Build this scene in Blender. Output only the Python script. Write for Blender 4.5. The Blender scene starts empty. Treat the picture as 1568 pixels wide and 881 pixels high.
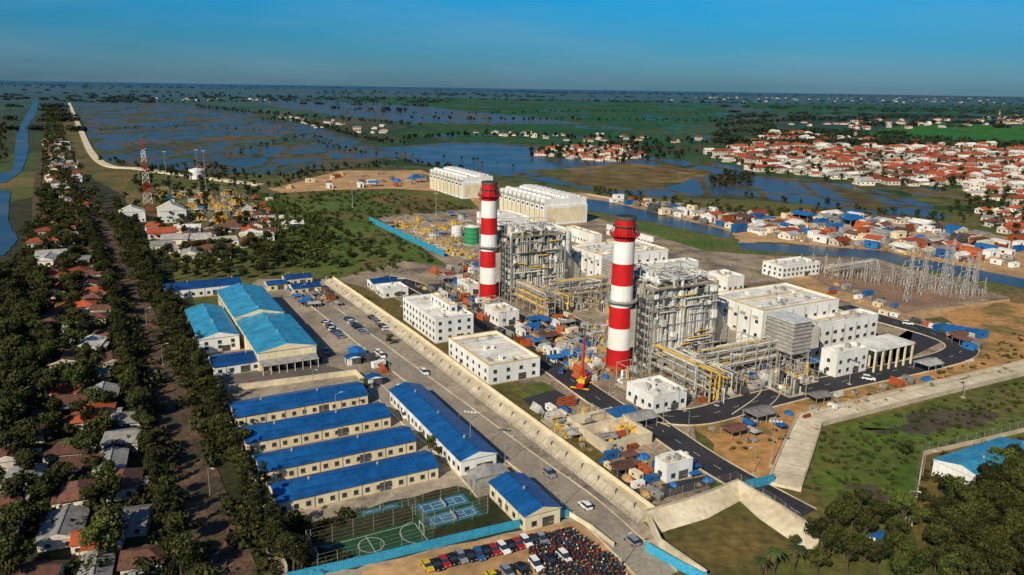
import bpy, math, random
import numpy as np
from mathutils import Vector, Matrix
random.seed(7); rng = np.random.default_rng(7)
scene = bpy.context.scene
R = random.random
def U(a, b): return random.uniform(a, b)

# ------------------------------------------------------------------ survey
# Site plan is taken from the drone photograph by photogrammetry: a measured point
# is intersected with the horizontal plane it lies on, giving true metric positions.
F = 1200.0; CAMH = 105.0; P = math.atan(312.0 / F); RO = 0.0159
sP, cP = math.sin(P), math.cos(P)
def S(px, py, z=0.0):
    dx = px - 784.0; dy = py - 440.5
    a = (dx + RO * dy) / F; b = (dy - RO * dx) / F
    Yd = cP - b * sP; Zd = -sP - b * cP
    if Zd > -0.006: Zd = -0.006
    t = (CAMH - z) / -Zd
    return (a * t, Yd * t)
UX, UY = 0.475, -0.880
_n = math.hypot(UX, UY); UX /= _n; UY /= _n
VX, VY = -UY, UX
UA = math.atan2(UY, UX)
C2 = S(946, 563)
def L(px, py, z=0.0):
    X, Y = S(px, py, z); dx = X - C2[0]; dy = Y - C2[1]
    return (dx * UX + dy * UY, dx * VX + dy * VY)
def Wd(x, y): return (C2[0] + x * UX + y * VX, C2[1] + x * UY + y * VY)

# ------------------------------------------------------------------ materials
def nt(name):
    m = bpy.data.materials.new(name); m.use_nodes = True
    return m, m.node_tree, m.node_tree.nodes['Principled BSDF']
def M(name, c1, c2=None, scale=0.3, rough=0.8, s2=None, var=0.25, metal=0.0, spec=0.3, stretch=(1, 1, 1), objrand=0.0, bump=0.0, c3=None, s3=.02):
    m, t, b = nt(name); N = t.nodes; K = t.links
    if c2 is None: c2 = tuple(x * 0.78 for x in c1)
    tc = N.new('ShaderNodeTexCoord'); mp = N.new('ShaderNodeMapping'); mp.inputs['Scale'].default_value = stretch
    K.new(tc.outputs['Object'], mp.inputs['Vector'])
    n1 = N.new('ShaderNodeTexNoise'); n1.inputs['Scale'].default_value = scale; n1.inputs['Detail'].default_value = 7; n1.inputs['Roughness'].default_value = 0.62
    K.new(mp.outputs[0], n1.inputs['Vector'])
    r = N.new('ShaderNodeValToRGB'); r.color_ramp.elements[0].position = 0.38; r.color_ramp.elements[1].position = 0.62
    r.color_ramp.elements[0].color = (*c1, 1); r.color_ramp.elements[1].color = (*c2, 1)
    K.new(n1.outputs['Fac'], r.inputs[0]); colr = r.outputs[0]
    if c3:
        n4 = N.new('ShaderNodeTexNoise'); n4.inputs['Scale'].default_value = s3; n4.inputs['Detail'].default_value = 8; n4.inputs['Roughness'].default_value = .7
        K.new(mp.outputs[0], n4.inputs['Vector']); m4 = N.new('ShaderNodeMapRange'); m4.inputs[1].default_value = .5; m4.inputs[2].default_value = .6; K.new(n4.outputs['Fac'], m4.inputs[0])
        x4 = N.new('ShaderNodeMix'); x4.data_type = 'RGBA'; K.new(m4.outputs[0], x4.inputs[0]); K.new(colr, x4.inputs[6]); x4.inputs[7].default_value = (*c3, 1); colr = x4.outputs[2]
    n2 = N.new('ShaderNodeTexNoise'); n2.inputs['Scale'].default_value = s2 or scale * 8; n2.inputs['Detail'].default_value = 5
    K.new(mp.outputs[0], n2.inputs['Vector'])
    mr = N.new('ShaderNodeMapRange'); mr.inputs[1].default_value = 0.3; mr.inputs[2].default_value = 0.7
    mr.inputs[3].default_value = 1 - var; mr.inputs[4].default_value = 1 + var
    K.new(n2.outputs['Fac'], mr.inputs[0])
    last = mr.outputs[0]
    if objrand:
        oi = N.new('ShaderNodeObjectInfo'); m2 = N.new('ShaderNodeMapRange'); m2.inputs[3].default_value = 1 - objrand; m2.inputs[4].default_value = 1 + objrand
        K.new(oi.outputs['Random'], m2.inputs[0]); mm = N.new('ShaderNodeMath'); mm.operation = 'MULTIPLY'
        K.new(last, mm.inputs[0]); K.new(m2.outputs[0], mm.inputs[1]); last = mm.outputs[0]
    vm = N.new('ShaderNodeVectorMath'); vm.operation = 'SCALE'
    K.new(colr, vm.inputs[0]); K.new(last, vm.inputs['Scale'])
    K.new(vm.outputs[0], b.inputs['Base Color'])
    b.inputs['Roughness'].default_value = rough; b.inputs['Metallic'].default_value = metal
    b.inputs['Specular IOR Level'].default_value = spec
    if bump:
        bp = N.new('ShaderNodeBump'); bp.inputs['Strength'].default_value = bump; bp.inputs['Distance'].default_value = 0.5
        K.new(n2.outputs['Fac'], bp.inputs['Height']); K.new(bp.outputs[0], b.inputs['Normal'])
    return m
def panel(name, c1, c2, w=1.0, h=6.0, rough=0.45, rot=0):
    m, t, b = nt(name); N = t.nodes; K = t.links
    tc = N.new('ShaderNodeTexCoord'); mp = N.new('ShaderNodeMapping'); mp.inputs['Rotation'].default_value = (0, 0, rot)
    K.new(tc.outputs['Object'], mp.inputs['Vector'])
    br = N.new('ShaderNodeTexBrick'); br.inputs['Color1'].default_value = (*c1, 1); br.inputs['Color2'].default_value = (*c2, 1)
    br.inputs['Mortar'].default_value = (*[x * 0.45 for x in c2], 1); br.inputs['Mortar Size'].default_value = 0.04
    br.inputs['Scale'].default_value = 1.0; br.inputs['Brick Width'].default_value = w; br.inputs['Row Height'].default_value = h
    K.new(mp.outputs[0], br.inputs['Vector'])
    n = N.new('ShaderNodeTexNoise'); n.inputs['Scale'].default_value = 0.3; n.inputs['Detail'].default_value = 8; n.inputs['Roughness'].default_value = .65
    K.new(tc.outputs['Object'], n.inputs['Vector'])
    mr = N.new('ShaderNodeMapRange'); mr.inputs[1].default_value = 0.3; mr.inputs[2].default_value = 0.7; mr.inputs[3].default_value = 0.6; mr.inputs[4].default_value = 1.3
    K.new(n.outputs['Fac'], mr.inputs[0])
    vm = N.new('ShaderNodeVectorMath'); vm.operation = 'SCALE'
    K.new(br.outputs['Color'], vm.inputs[0]); K.new(mr.outputs[0], vm.inputs['Scale']); K.new(vm.outputs[0], b.inputs['Base Color'])
    b.inputs['Roughness'].default_value = rough; b.inputs['Specular IOR Level'].default_value = 0.4
    return m

white = M('white_paint', (.82, .80, .76), (.68, .66, .61), 0.16, .6, var=.12, stretch=(1, 1, .25))
whiteroof = M('white_roof', (.82, .79, .72), (.54, .51, .44), 0.12, .6, var=.22)
cream = M('cream_wall', (.76, .65, .43), (.62, .51, .33), 0.2, .8, var=.15, stretch=(1, 1, .3))
redp = M('red_paint', (.58, .014, .014), (.44, .010, .012), 0.15, .45, var=.18, stretch=(1, 1, .3))
chwhite = M('chimney_white', (.84, .81, .76), (.72, .68, .61), 0.15, .5, var=.12, stretch=(1, 1, .2))
steel = M('galvanised_steel', (.44, .41, .37), (.27, .255, .23), 0.5, .5, metal=.2)
steeld = M('dark_steel', (.10, .095, .09), (.05, .05, .05), 0.5, .6)
casing = M('boiler_casing', (.52, .48, .40), (.32, .29, .24), 0.25, .6, var=.25, stretch=(1, 1, .4))
pipew = M('pipe_lagging', (.74, .72, .66), (.50, .48, .43), 0.5, .4, metal=.15)
yellow = M('yellow_paint', (.74, .44, .03), (.62, .36, .03), 0.5, .5, var=.1)
concrete = M('concrete', (.52, .44, .32), (.36, .30, .21), 0.15, .9, var=.2)
conclight = M('light_concrete', (.70, .60, .43), (.50, .41, .27), 0.08, .9, var=.22)
concjoint = M('concrete_joint', (.25, .20, .14), None, 0.5)
asphalt = M('asphalt', (.024, .024, .029), (.042, .040, .043), 0.06, .85, s2=1.5, var=.25)
asphold = M('worn_asphalt', (.15, .13, .115), (.10, .09, .08), 0.05, .9, s2=.9, var=.2)
camproad = M('concrete_road', (.32, .27, .205), (.23, .19, .145), 0.05, .9, s2=.9, var=.2)
pave = M('concrete_yard', (.40, .325, .235), (.26, .21, .155), 0.04, .9, s2=.5, var=.25, c3=(.18, .145, .11), s3=.03)
dirt = M('bare_dirt', (.50, .30, .135), (.33, .195, .09), 0.03, .95, s2=.3, var=.3)
orange = M('laterite', (.47, .235, .08), (.30, .165, .06), 0.04, .95, s2=.35, var=.3, c3=(.15, .12, .03), s3=.04)
gravel = M('gravel_yard', (.36, .27, .175), (.20, .155, .11), 0.06, .95, s2=.7, var=.4, c3=(.12, .095, .075), s3=.035)
brownyard = M('switchyard_gravel', (.29, .17, .105), (.19, .12, .08), 0.05, .95, s2=.8, var=.3)
grass = M('grass', (.055, .075, .012), (.11, .10, .022), 0.03, .95, s2=.35, var=.4, c3=(.17, .11, .04), s3=.012)
grassv = M('green_grass', (.045, .088, .009), (.088, .125, .015), 0.02, .95, s2=.3, var=.4, c3=(.12, .10, .025), s3=.018)
grassd = M('dry_grass', (.16, .105, .028), (.06, .065, .015), 0.03, .95, s2=.4, var=.4)
darkg = M('undergrowth', (.018, .025, .006), (.048, .040, .014), 0.05, .95, s2=.5, var=.4)
brownroad = M('earth_road', (.14, .078, .045), (.06, .042, .028), 0.12, .95, s2=.9, var=.45, c3=(.035, .035, .014), s3=.07)
mudm = M('mud_flat', (.09, .065, .04), (.05, .045, .03), 0.03, .8, s2=.3, var=.3)
glass = M('window_glass', (.02, .03, .045), (.03, .045, .06), 0.5, .12, spec=.6)
darkopen = M('dark_opening', (.03, .028, .025), None, 0.5)
bluem = M('blue_sheet', (.015, .11, .32), (.02, .15, .38), 0.3, .5, objrand=.3)
cyanm = M('cyan_sheet', (.03, .26, .42), (.045, .31, .46), 0.3, .5, objrand=.2)
tarp = M('tarpaulin', (.01, .08, .28), (.02, .15, .38), 0.8, .5, objrand=.3, bump=.3)
greent = M('green_tank_paint', (.02, .25, .10), None, 0.3, .5)
courtg = M('court_green', (.013, .055, .02), (.02, .07, .026), 0.08, .8, var=.2)
courtb = M('court_blue', (.03, .12, .21), (.04, .16, .25), 0.15, .6, var=.15)
linew = M('line_paint', (.62, .62, .58), None, 1.0, .7)
woodm = M('timber', (.28, .17, .08), (.18, .11, .06), 1.0, .9, objrand=.3)
rubber = M('rubber', (.02, .02, .02), None, 2.0, .8)
redroof = M('red_tile_roof', (.38, .070, .024), (.23, .055, .025), 0.5, .9, s2=3, var=.3, objrand=.4)
rustroof = M('rust_roof', (.17, .065, .040), (.09, .05, .04), 0.6, .9, s2=3, var=.35, objrand=.3)
greyroof = M('grey_roof', (.34, .32, .29), (.20, .19, .18), 0.5, .8, var=.3, objrand=.4)
housew = M('house_wall', (.76, .68, .56), (.54, .47, .38), 0.4, .9, var=.2, objrand=.25)
blueroof = panel('blue_metal_roof', (.005, .072, .235), (.010, .10, .30), 1.0, 8)
blueroofd = panel('dark_blue_metal_roof', (.005, .05, .18), (.008, .065, .22), 1.0, 8)
cyanroof = panel('light_blue_metal_roof', (.028, .23, .40), (.048, .30, .48), 1.0, 9)
creamroof = panel('cream_metal_roof', (.50, .47, .32), (.56, .52, .36), 1.0, 6)
louvre = panel('intake_louvre', (.34, .31, .28), (.42, .39, .35), 3.0, 0.8)

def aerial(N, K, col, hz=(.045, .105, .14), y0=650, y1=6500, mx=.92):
    """far country is bluer: distance haze painted into the base colour, growing with world Y"""
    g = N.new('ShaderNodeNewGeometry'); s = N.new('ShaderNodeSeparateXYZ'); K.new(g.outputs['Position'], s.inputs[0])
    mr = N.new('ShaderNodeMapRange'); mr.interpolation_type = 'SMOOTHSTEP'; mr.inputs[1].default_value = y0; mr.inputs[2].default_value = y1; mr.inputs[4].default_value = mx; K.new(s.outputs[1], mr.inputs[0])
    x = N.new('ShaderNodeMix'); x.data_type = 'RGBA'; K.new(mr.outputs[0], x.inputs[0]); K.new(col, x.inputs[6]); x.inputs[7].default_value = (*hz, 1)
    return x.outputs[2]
def water(name, col, rough=.22):
    m, t, b = nt(name); N = t.nodes; K = t.links
    tc = N.new('ShaderNodeTexCoord'); n = N.new('ShaderNodeTexNoise'); n.inputs['Scale'].default_value = 0.5; n.inputs['Detail'].default_value = 4
    K.new(tc.outputs['Object'], n.inputs['Vector'])
    bp = N.new('ShaderNodeBump'); bp.inputs['Strength'].default_value = 0.5; bp.inputs['Distance'].default_value = 0.25
    K.new(n.outputs['Fac'], bp.inputs['Height']); K.new(bp.outputs[0], b.inputs['Normal'])
    n5 = N.new('ShaderNodeTexNoise'); n5.inputs['Scale'].default_value = 0.015; n5.inputs['Detail'].default_value = 8; K.new(tc.outputs['Object'], n5.inputs['Vector'])
    r = N.new('ShaderNodeValToRGB'); r.color_ramp.elements[0].position = .4; r.color_ramp.elements[1].position = .65; r.color_ramp.elements[0].color = (*col, 1); r.color_ramp.elements[1].color = (col[0] * 2 + .02, col[1] * 1.4 + .01, col[2] * 1.1, 1)
    K.new(n5.outputs['Fac'], r.inputs[0]); K.new(r.outputs[0], b.inputs['Base Color'])
    b.inputs['Roughness'].default_value = rough; b.inputs['Specular IOR Level'].default_value = .3
    return m
rivw = water('river_water', (.025, .050, .075), .3); seaw = water('sea_water', (.01, .07, .15), .5)
def paddy(name, wet, wcol, cols, cell=0.012, rot=-0.5, hz=False, st_=.45):
    m, t, b = nt(name); N = t.nodes; K = t.links
    tc = N.new('ShaderNodeTexCoord'); mp = N.new('ShaderNodeMapping'); mp.inputs['Rotation'].default_value = (0, 0, rot); mp.inputs['Scale'].default_value = (1, st_, 1)
    K.new(tc.outputs['Object'], mp.inputs['Vector'])
    v = N.new('ShaderNodeTexVoronoi'); v.inputs['Scale'].default_value = cell; v.distance = 'CHEBYCHEV'; K.new(mp.outputs[0], v.inputs['Vector'])
    ve = N.new('ShaderNodeTexVoronoi'); ve.feature = 'DISTANCE_TO_EDGE'; ve.inputs['Scale'].default_value = cell; K.new(mp.outputs[0], ve.inputs['Vector'])
    sp = N.new('ShaderNodeSeparateColor'); K.new(v.outputs['Color'], sp.inputs[0])
    r = N.new('ShaderNodeValToRGB'); e = r.color_ramp.elements; e[0].color = (*cols[0], 1); e[1].color = (*cols[-1], 1)
    for i, c in enumerate(cols[1:-1]):
        x = e.new((i + 1) / (len(cols) - 1)); x.color = (*c, 1)
    K.new(sp.outputs[0], r.inputs[0])
    n = N.new('ShaderNodeTexNoise'); n.inputs['Scale'].default_value = cell * 3.0; n.inputs['Detail'].default_value = 10; n.inputs['Roughness'].default_value = .72
    K.new(mp.outputs[0], n.inputs['Vector'])
    n3 = N.new('ShaderNodeTexNoise'); n3.inputs['Scale'].default_value = .05; n3.inputs['Detail'].default_value = 8; K.new(tc.outputs['Object'], n3.inputs['Vector'])
    m3 = N.new('ShaderNodeMapRange'); m3.inputs[1].default_value = .3; m3.inputs[2].default_value = .7; m3.inputs[3].default_value = .55; m3.inputs[4].default_value = 1.5; K.new(n3.outputs['Fac'], m3.inputs[0])
    vm = N.new('ShaderNodeVectorMath'); vm.operation = 'SCALE'; K.new(r.outputs[0], vm.inputs[0]); K.new(m3.outputs[0], vm.inputs['Scale'])
    ecol = vm.outputs[0]
    if hz: ecol = aerial(N, K, ecol)  # aerial haze mixed into the field colour
    K.new(ecol, b.inputs['Base Color']); b.inputs['Roughness'].default_value = .95; b.inputs['Specular IOR Level'].default_value = .1
    w = N.new('ShaderNodeBsdfPrincipled'); w.inputs['Base Color'].default_value = (*wcol, 1); w.inputs['Roughness'].default_value = .3; w.inputs['Specular IOR Level'].default_value = .35
    ad = N.new('ShaderNodeMath'); ad.operation = 'MULTIPLY_ADD'; ad.inputs[1].default_value = 0.30; K.new(sp.outputs[1], ad.inputs[0]); K.new(n.outputs['Fac'], ad.inputs[2])
    st = N.new('ShaderNodeMapRange'); st.inputs[1].default_value = 1.0 - wet - .05; st.inputs[2].default_value = 1.0 - wet + .05; st.inputs[4].default_value = .88; K.new(ad.outputs[0], st.inputs[0])
    ed = N.new('ShaderNodeMapRange'); ed.inputs[1].default_value = .03; ed.inputs[2].default_value = .07; K.new(ve.outputs['Distance'], ed.inputs[0])
    mu = N.new('ShaderNodeMath'); mu.operation = 'MULTIPLY'; K.new(st.outputs[0], mu.inputs[0]); K.new(ed.outputs[0], mu.inputs[1])
    mx = N.new('ShaderNodeMixShader'); K.new(mu.outputs[0], mx.inputs[0]); K.new(b.outputs[0], mx.inputs[1]); K.new(w.outputs[0], mx.inputs[2])
    K.new(mx.outputs[0], N['Material Output'].inputs['Surface'])
    return m
padL = paddy('flooded_paddy', .42, (.03, .045, .06), [(.04, .05, .018), (.065, .065, .022), (.13, .07, .03), (.04, .065, .02), (.10, .075, .03)], .022)
padW = paddy('pond_paddy', .52, (.03, .05, .075), [(.045, .055, .022), (.13, .075, .035), (.06, .065, .02), (.10, .07, .03)], .018, -.3)
padR = paddy('dry_paddy', .18, (.03, .05, .07), [(.19, .12, .05), (.06, .075, .02), (.14, .085, .035), (.08, .09, .025)], .016, .3)
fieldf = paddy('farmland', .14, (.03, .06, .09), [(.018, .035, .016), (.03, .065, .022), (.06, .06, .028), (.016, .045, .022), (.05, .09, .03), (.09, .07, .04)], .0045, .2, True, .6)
fieldg = paddy('rice_field', .22, (.03, .06, .08), [(.016, .065, .028), (.022, .085, .03), (.045, .07, .025), (.014, .075, .035)], .009, .25, False, .8)
fieldv = paddy('bright_rice_field', .02, (.03, .06, .09), [(.022, .11, .024), (.03, .13, .025), (.05, .12, .02)], .012, .1, False, .8)

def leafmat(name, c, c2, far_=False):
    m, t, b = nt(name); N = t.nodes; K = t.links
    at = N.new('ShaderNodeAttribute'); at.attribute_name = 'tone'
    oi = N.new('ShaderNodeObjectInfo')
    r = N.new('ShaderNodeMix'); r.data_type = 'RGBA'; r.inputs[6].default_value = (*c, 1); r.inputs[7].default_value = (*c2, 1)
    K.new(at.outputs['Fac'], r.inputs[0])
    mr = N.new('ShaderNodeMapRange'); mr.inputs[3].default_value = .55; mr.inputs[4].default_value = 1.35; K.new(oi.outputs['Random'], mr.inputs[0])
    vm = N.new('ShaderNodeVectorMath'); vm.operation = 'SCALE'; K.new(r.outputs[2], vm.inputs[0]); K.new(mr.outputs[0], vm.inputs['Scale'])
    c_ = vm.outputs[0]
    if far_: c_ = aerial(N, K, c_, (.025, .065, .085), 650, 6000, .92)  # distant leaves get the blue haze in their colour
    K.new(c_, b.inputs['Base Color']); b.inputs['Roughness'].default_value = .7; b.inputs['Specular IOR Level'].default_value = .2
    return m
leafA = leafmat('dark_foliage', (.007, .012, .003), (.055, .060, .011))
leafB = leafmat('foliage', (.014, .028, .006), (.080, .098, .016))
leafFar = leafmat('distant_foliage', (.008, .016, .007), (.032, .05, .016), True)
bark = M('bark', (.09, .06, .04), None, 1.0, .95)

# ------------------------------------------------------------------ mesh builder
class MB:
    def __init__(s): s.v = []; s.f = []; s.mi = []; s.sm = []; s.mats = []
    def m(s, mat):
        if mat not in s.mats: s.mats.append(mat)
        return s.mats.index(mat)
    def add(s, vs, fs, mat, smooth=False):
        o = len(s.v); s.v.extend(vs); k = s.m(mat)
        for f in fs: s.f.append([i + o for i in f]); s.mi.append(k); s.sm.append(smooth)
    def box(s, x0, x1, y0, y1, z0, z1, mat):
        if x0 > x1: x0, x1 = x1, x0
        if y0 > y1: y0, y1 = y1, y0
        s.add([(x0, y0, z0), (x1, y0, z0), (x1, y1, z0), (x0, y1, z0), (x0, y0, z1), (x1, y0, z1), (x1, y1, z1), (x0, y1, z1)],
              [(3, 2, 1, 0), (4, 5, 6, 7), (0, 1, 5, 4), (1, 2, 6, 5), (2, 3, 7, 6), (3, 0, 4, 7)], mat)
    def cyl(s, p0, p1, r, mat, n=8, r1=None, caps=True, smooth=True):
        p0 = Vector(p0); p1 = Vector(p1); d = (p1 - p0)
        if d.length < 1e-6: return
        d.normalize(); a = d.cross(Vector((0, 0, 1)) if abs(d.z) < .9 else Vector((1, 0, 0))).normalized(); b = d.cross(a)
        if r1 is None: r1 = r
        vs = []
        for p, rr in ((p0, r), (p1, r1)):
            for i in range(n):
                t = 2 * math.pi * i / n
                vs.append(tuple(p + a * (math.cos(t) * rr) + b * (math.sin(t) * rr)))
        fs = [(i, (i + 1) % n, n + (i + 1) % n, n + i) for i in range(n)]
        s.add(vs, fs, mat, smooth)
        if caps: s.add(vs, [tuple(range(n))[::-1], tuple(range(n, 2 * n))], mat)
    def beam(s, p0, p1, w, mat): s.cyl(p0, p1, w * .7, mat, 4, smooth=False)
    def gable(s, x0, x1, y0, y1, z, h, ax, mat, wall=None, o=.5):
        wall = wall or mat
        if ax == 'x':
            X0, X1, Y0, Y1 = x0 - o * .6, x1 + o * .6, y0 - o, y1 + o; c = (y0 + y1) / 2
            s.add([(X0, Y0, z), (X1, Y0, z), (X1, c, z + h), (X0, c, z + h), (X0, Y1, z), (X1, Y1, z)], [(0, 1, 2, 3), (3, 2, 5, 4), (0, 4, 5, 1)], mat)
            s.add([(X0, Y0, z), (X0, c, z + h), (X0, Y1, z), (X1, Y0, z), (X1, Y1, z), (X1, c, z + h)], [(0, 1, 2), (3, 4, 5)], wall)
            s.box(X0, X1, c - .25, c + .25, z + h - .02, z + h + .1, mat)
        else:
            X0, X1, Y0, Y1 = x0 - o, x1 + o, y0 - o * .6, y1 + o * .6; c = (x0 + x1) / 2
            s.add([(X0, Y0, z), (X0, Y1, z), (c, Y1, z + h), (c, Y0, z + h), (X1, Y0, z), (X1, Y1, z)], [(0, 3, 2, 1), (3, 4, 5, 2), (0, 1, 5, 4)], mat)
            s.add([(X0, Y0, z), (X1, Y0, z), (c, Y0, z + h), (X0, Y1, z), (c, Y1, z + h), (X1, Y1, z)], [(0, 1, 2), (3, 4, 5)], wall)
            s.box(c - .25, c + .25, Y0, Y1, z + h - .02, z + h + .1, mat)
    def mesh(s, name):
        me = bpy.data.meshes.new(name); me.from_pydata(s.v, [], s.f)
        for m in s.mats: me.materials.append(m)
        me.polygons.foreach_set('material_index', s.mi); me.polygons.foreach_set('use_smooth', s.sm); me.update()
        return me
    def build(s, name, loc=(0, 0, 0), rot=0.0): return obj(name, s.mesh(name), loc, rot)
def obj(name, me, loc=(0, 0, 0), rot=0.0, sc=1.0):
    o = bpy.data.objects.new(name, me); scene.collection.objects.link(o)
    o.location = loc; o.rotation_euler = (0, 0, rot)
    if sc != 1.0: o.scale = (sc, sc, sc) if not isinstance(sc, tuple) else sc
    return o

def windows(mb, x0, x1, y0, y1, rows, w=1.4, h=1.3, sp=3.2, sides='WESN', mat=None):
    mat = mat or glass; p = .06
    for z in rows:
        nx = max(1, int((x1 - x0 - 1) / sp)); ny = max(1, int((y1 - y0 - 1) / sp))
        for i in range(nx):
            c = x0 + (i + .5) * (x1 - x0) / nx
            if 'W' in sides: mb.box(c - w / 2, c + w / 2, y0 - p, y0 + .1, z, z + h, mat); mb.box(c - w / 2 - .1, c + w / 2 + .1, y0 - p - .08, y0 + .05, z - .12, z, steel)
            if 'E' in sides: mb.box(c - w / 2, c + w / 2, y1 - .1, y1 + p, z, z + h, mat)
        for i in range(ny):
            c = y0 + (i + .5) * (y1 - y0) / ny
            if 'S' in sides: mb.box(x1 - .1, x1 + p, c - w / 2, c + w / 2, z, z + h, mat); mb.box(x1 - .05, x1 + p + .08, c - w / 2 - .1, c + w / 2 + .1, z - .12, z, steel)
            if 'N' in sides: mb.box(x0 - p, x0 + .1, c - w / 2, c + w / 2, z, z + h, mat)
def ring(mb, a, b, t, z0, z1, mat, e=0.0):
    a += e; b += e
    for (p, q, r, s_) in ((-a, a, -b, -b + t), (-a, a, b - t, b), (-a, -a + t, -b + t, b - t), (a - t, a, -b + t, b - t)): mb.box(p, q, r, s_, z0, z1, mat)

def bld_local(name, x0, x1, y0, y1, h, wall, roof, rt='flat', rh=1.2, rows=(1.2,), w=1.4, wh=1.3, sp=3.2, clutter=0, base=0.0, band=None):
    cx, cy = (x0 + x1) / 2, (y0 + y1) / 2; a, b = abs(x1 - x0) / 2, abs(y1 - y0) / 2
    mb = MB(); mb.box(-a, a, -b, b, 0, h, wall)
    if rows: windows(mb, -a, a, -b, b, rows, w, wh, sp)
    mb.box(-a - .05, a + .05, -b - .05, b + .05, 0, .5, concrete)
    mb.box(a - .1, a + .08, -1.6 + b * .3, 1.6 + b * .3, .5, 3.0, steeld)
    mb.box(-a * .4, -a * .4 + 1.2, -b - .08, -b + .1, .5, 2.6, steeld)
    if rt == 'flat':
        ring(mb, a, b, .35, h, h + .8, wall)
        mb.box(-a + .35, a - .35, -b + .35, b - .35, h, h + .06, roof)
        ring(mb, a, b, .5, h + .8, h + .95, band or wall, .1)
        if h > 12:  # louvre strips and wall pipes on the tall halls
            for i in range(int(2 * a / 7)):
                x = -a + 3 + i * 7; mb.box(x, x + 3, -b - .15, -b, h - 3.4, h - 2.2, casing); mb.cyl((x - .9, -b - .35, .5), (x - .9, -b - .35, h - .5), .14, steel, 6)
            for i in range(int(2 * b / 7)):
                y = -b + 3 + i * 7; mb.cyl((a + .3, y - .9, .5), (a + .3, y - .9, h - .5), .14, steel, 6)
        if max(a, b) > 9:
            n = int(2 * a / 6)
            for i in range(1, n): x = -a + 2 * a * i / n; mb.box(x - .12, x + .12, -b + .6, b - .6, h + .06, h + .22, band if (band and i % 2 == 0) else roof)
        for i in range(clutter):
            x, y = U(-a + 1.5, a - 1.5), U(-b + 1.5, b - 1.5); q = U(.5, 1.3); k = R()
            if k < .5: mb.box(x - q, x + q, y - q * .7, y + q * .7, h + .06, h + U(.9, 2), random.choice([steel, white, pipew]))
            elif k < .85: mb.cyl((x, y, h), (x, y, h + 1.4), .5, steel, 8); mb.cyl((x, y, h + 1.4), (x, y, h + 1.8), .8, steel, 8, .2)
            else: mb.beam((x, -b + 1, h + .5), (x, b - 1, h + .5), .25, random.choice([yellow, pipew]))
    else:
        mb.gable(-a, a, -b, b, h, rh, 'x' if rt == 'gx' else 'y', roof, wall)
        n = int(max(a, b) / 3)
        for i in range(n):
            t = -max(a, b) + (i + .5) * 2 * max(a, b) / n
            if rt == 'gx': mb.box(t - .1, t + .1, -b - .12, -b, .5, h, steel)
            else: mb.box(a, a + .12, t - .1, t + .1, .5, h, steel)
            if i % 3 == 1:
                if rt == 'gx': mb.cyl((t, 0, h + rh), (t, 0, h + rh + .7), .35, steel, 8)
                else: mb.cyl((0, t, h + rh), (0, t, h + rh + .7), .35, steel, 8)
    X, Y = Wd(cx, cy)
    return mb.build(name, (X, Y, base), UA)
def bld(name, pa, pb, h, wall, roof, rt='flat', **k):
    a = L(*pa, h); b = L(*pb, h)
    return bld_local(name, min(a[0], b[0]), max(a[0], b[0]), min(a[1], b[1]), max(a[1], b[1]), h, wall, roof, rt, **k)

# ------------------------------------------------------------------ ground helpers
def poly(name, pts, mat, z=0.0, jag=0.0, sub=6, world=False):
    W = pts if world else [S(*p) for p in pts]
    out = []
    for i in range(len(W)):
        a = W[i]; b = W[(i + 1) % len(W)]
        d = math.hypot(b[0] - a[0], b[1] - a[1])
        n = sub if jag else 1
        for k in range(n):
            t = k / n; j = min(jag, d * .15) if k else 0
            out.append((a[0] + (b[0] - a[0]) * t + U(-j, j), a[1] + (b[1] - a[1]) * t + U(-j, j), 0))
    mb = MB(); mb.add(out, [list(range(len(out)))], mat)
    o = mb.build(name, (0, 0, z))
    if o.data.polygons[0].normal.z < 0: o.data.flip_normals()
    return o
def smooth(pts, n=8):
    Q = [pts[0]] + list(pts) + [pts[-1]]; out = []
    for i in range(1, len(Q) - 2):
        p0, p1, p2, p3 = [np.array(q, float) for q in Q[i - 1:i + 3]]
        for k in range(n):
            t = k / n
            out.append(tuple(.5 * ((2 * p1) + (-p0 + p2) * t + (2 * p0 - 5 * p1 + 4 * p2 - p3) * t * t + (-p0 + 3 * p1 - 3 * p2 + p3) * t ** 3)))
    out.append(tuple(pts[-1])); return out
def normals(path):
    ns = []
    for i in range(len(path)):
        a = path[max(0, i - 1)]; b = path[min(len(path) - 1, i + 1)]
        dx, dy = b[0] - a[0], b[1] - a[1]; l = math.hypot(dx, dy) or 1; ns.append((-dy / l, dx / l))
    return ns
def ribbon(mb, path, a, b, z0, z1, mat, zb=None):
    ns = normals(path); zb = z1 if zb is None else zb
    vs = []
    for (x, y), (nx, ny) in zip(path, ns):
        vs += [(x + nx * a, y + ny * a, z0), (x + nx * a, y + ny * a, z1), (x + nx * b, y + ny * b, zb), (x + nx * b, y + ny * b, z0)]
    fs = []
    for i in range(len(path) - 1):
        o = 4 * i
        for k in ((0, 1), (1, 2), (2, 3)): fs.append((o + k[0], o + 4 + k[0], o + 4 + k[1], o + k[1]))
    fs += [(0, 1, 2, 3), tuple(4 * (len(path) - 1) + i for i in (3, 2, 1, 0))]
    mb.add(vs, fs, mat)
def resample(path, step):
    out = [path[0]]; acc = 0
    for i in range(len(path) - 1):
        a, b = path[i], path[i + 1]; d = math.hypot(b[0] - a[0], b[1] - a[1]); t = step - acc
        while t < d:
            out.append((a[0] + (b[0] - a[0]) * t / d, a[1] + (b[1] - a[1]) * t / d)); t += step
        acc = d - (t - step)
    return out
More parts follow.
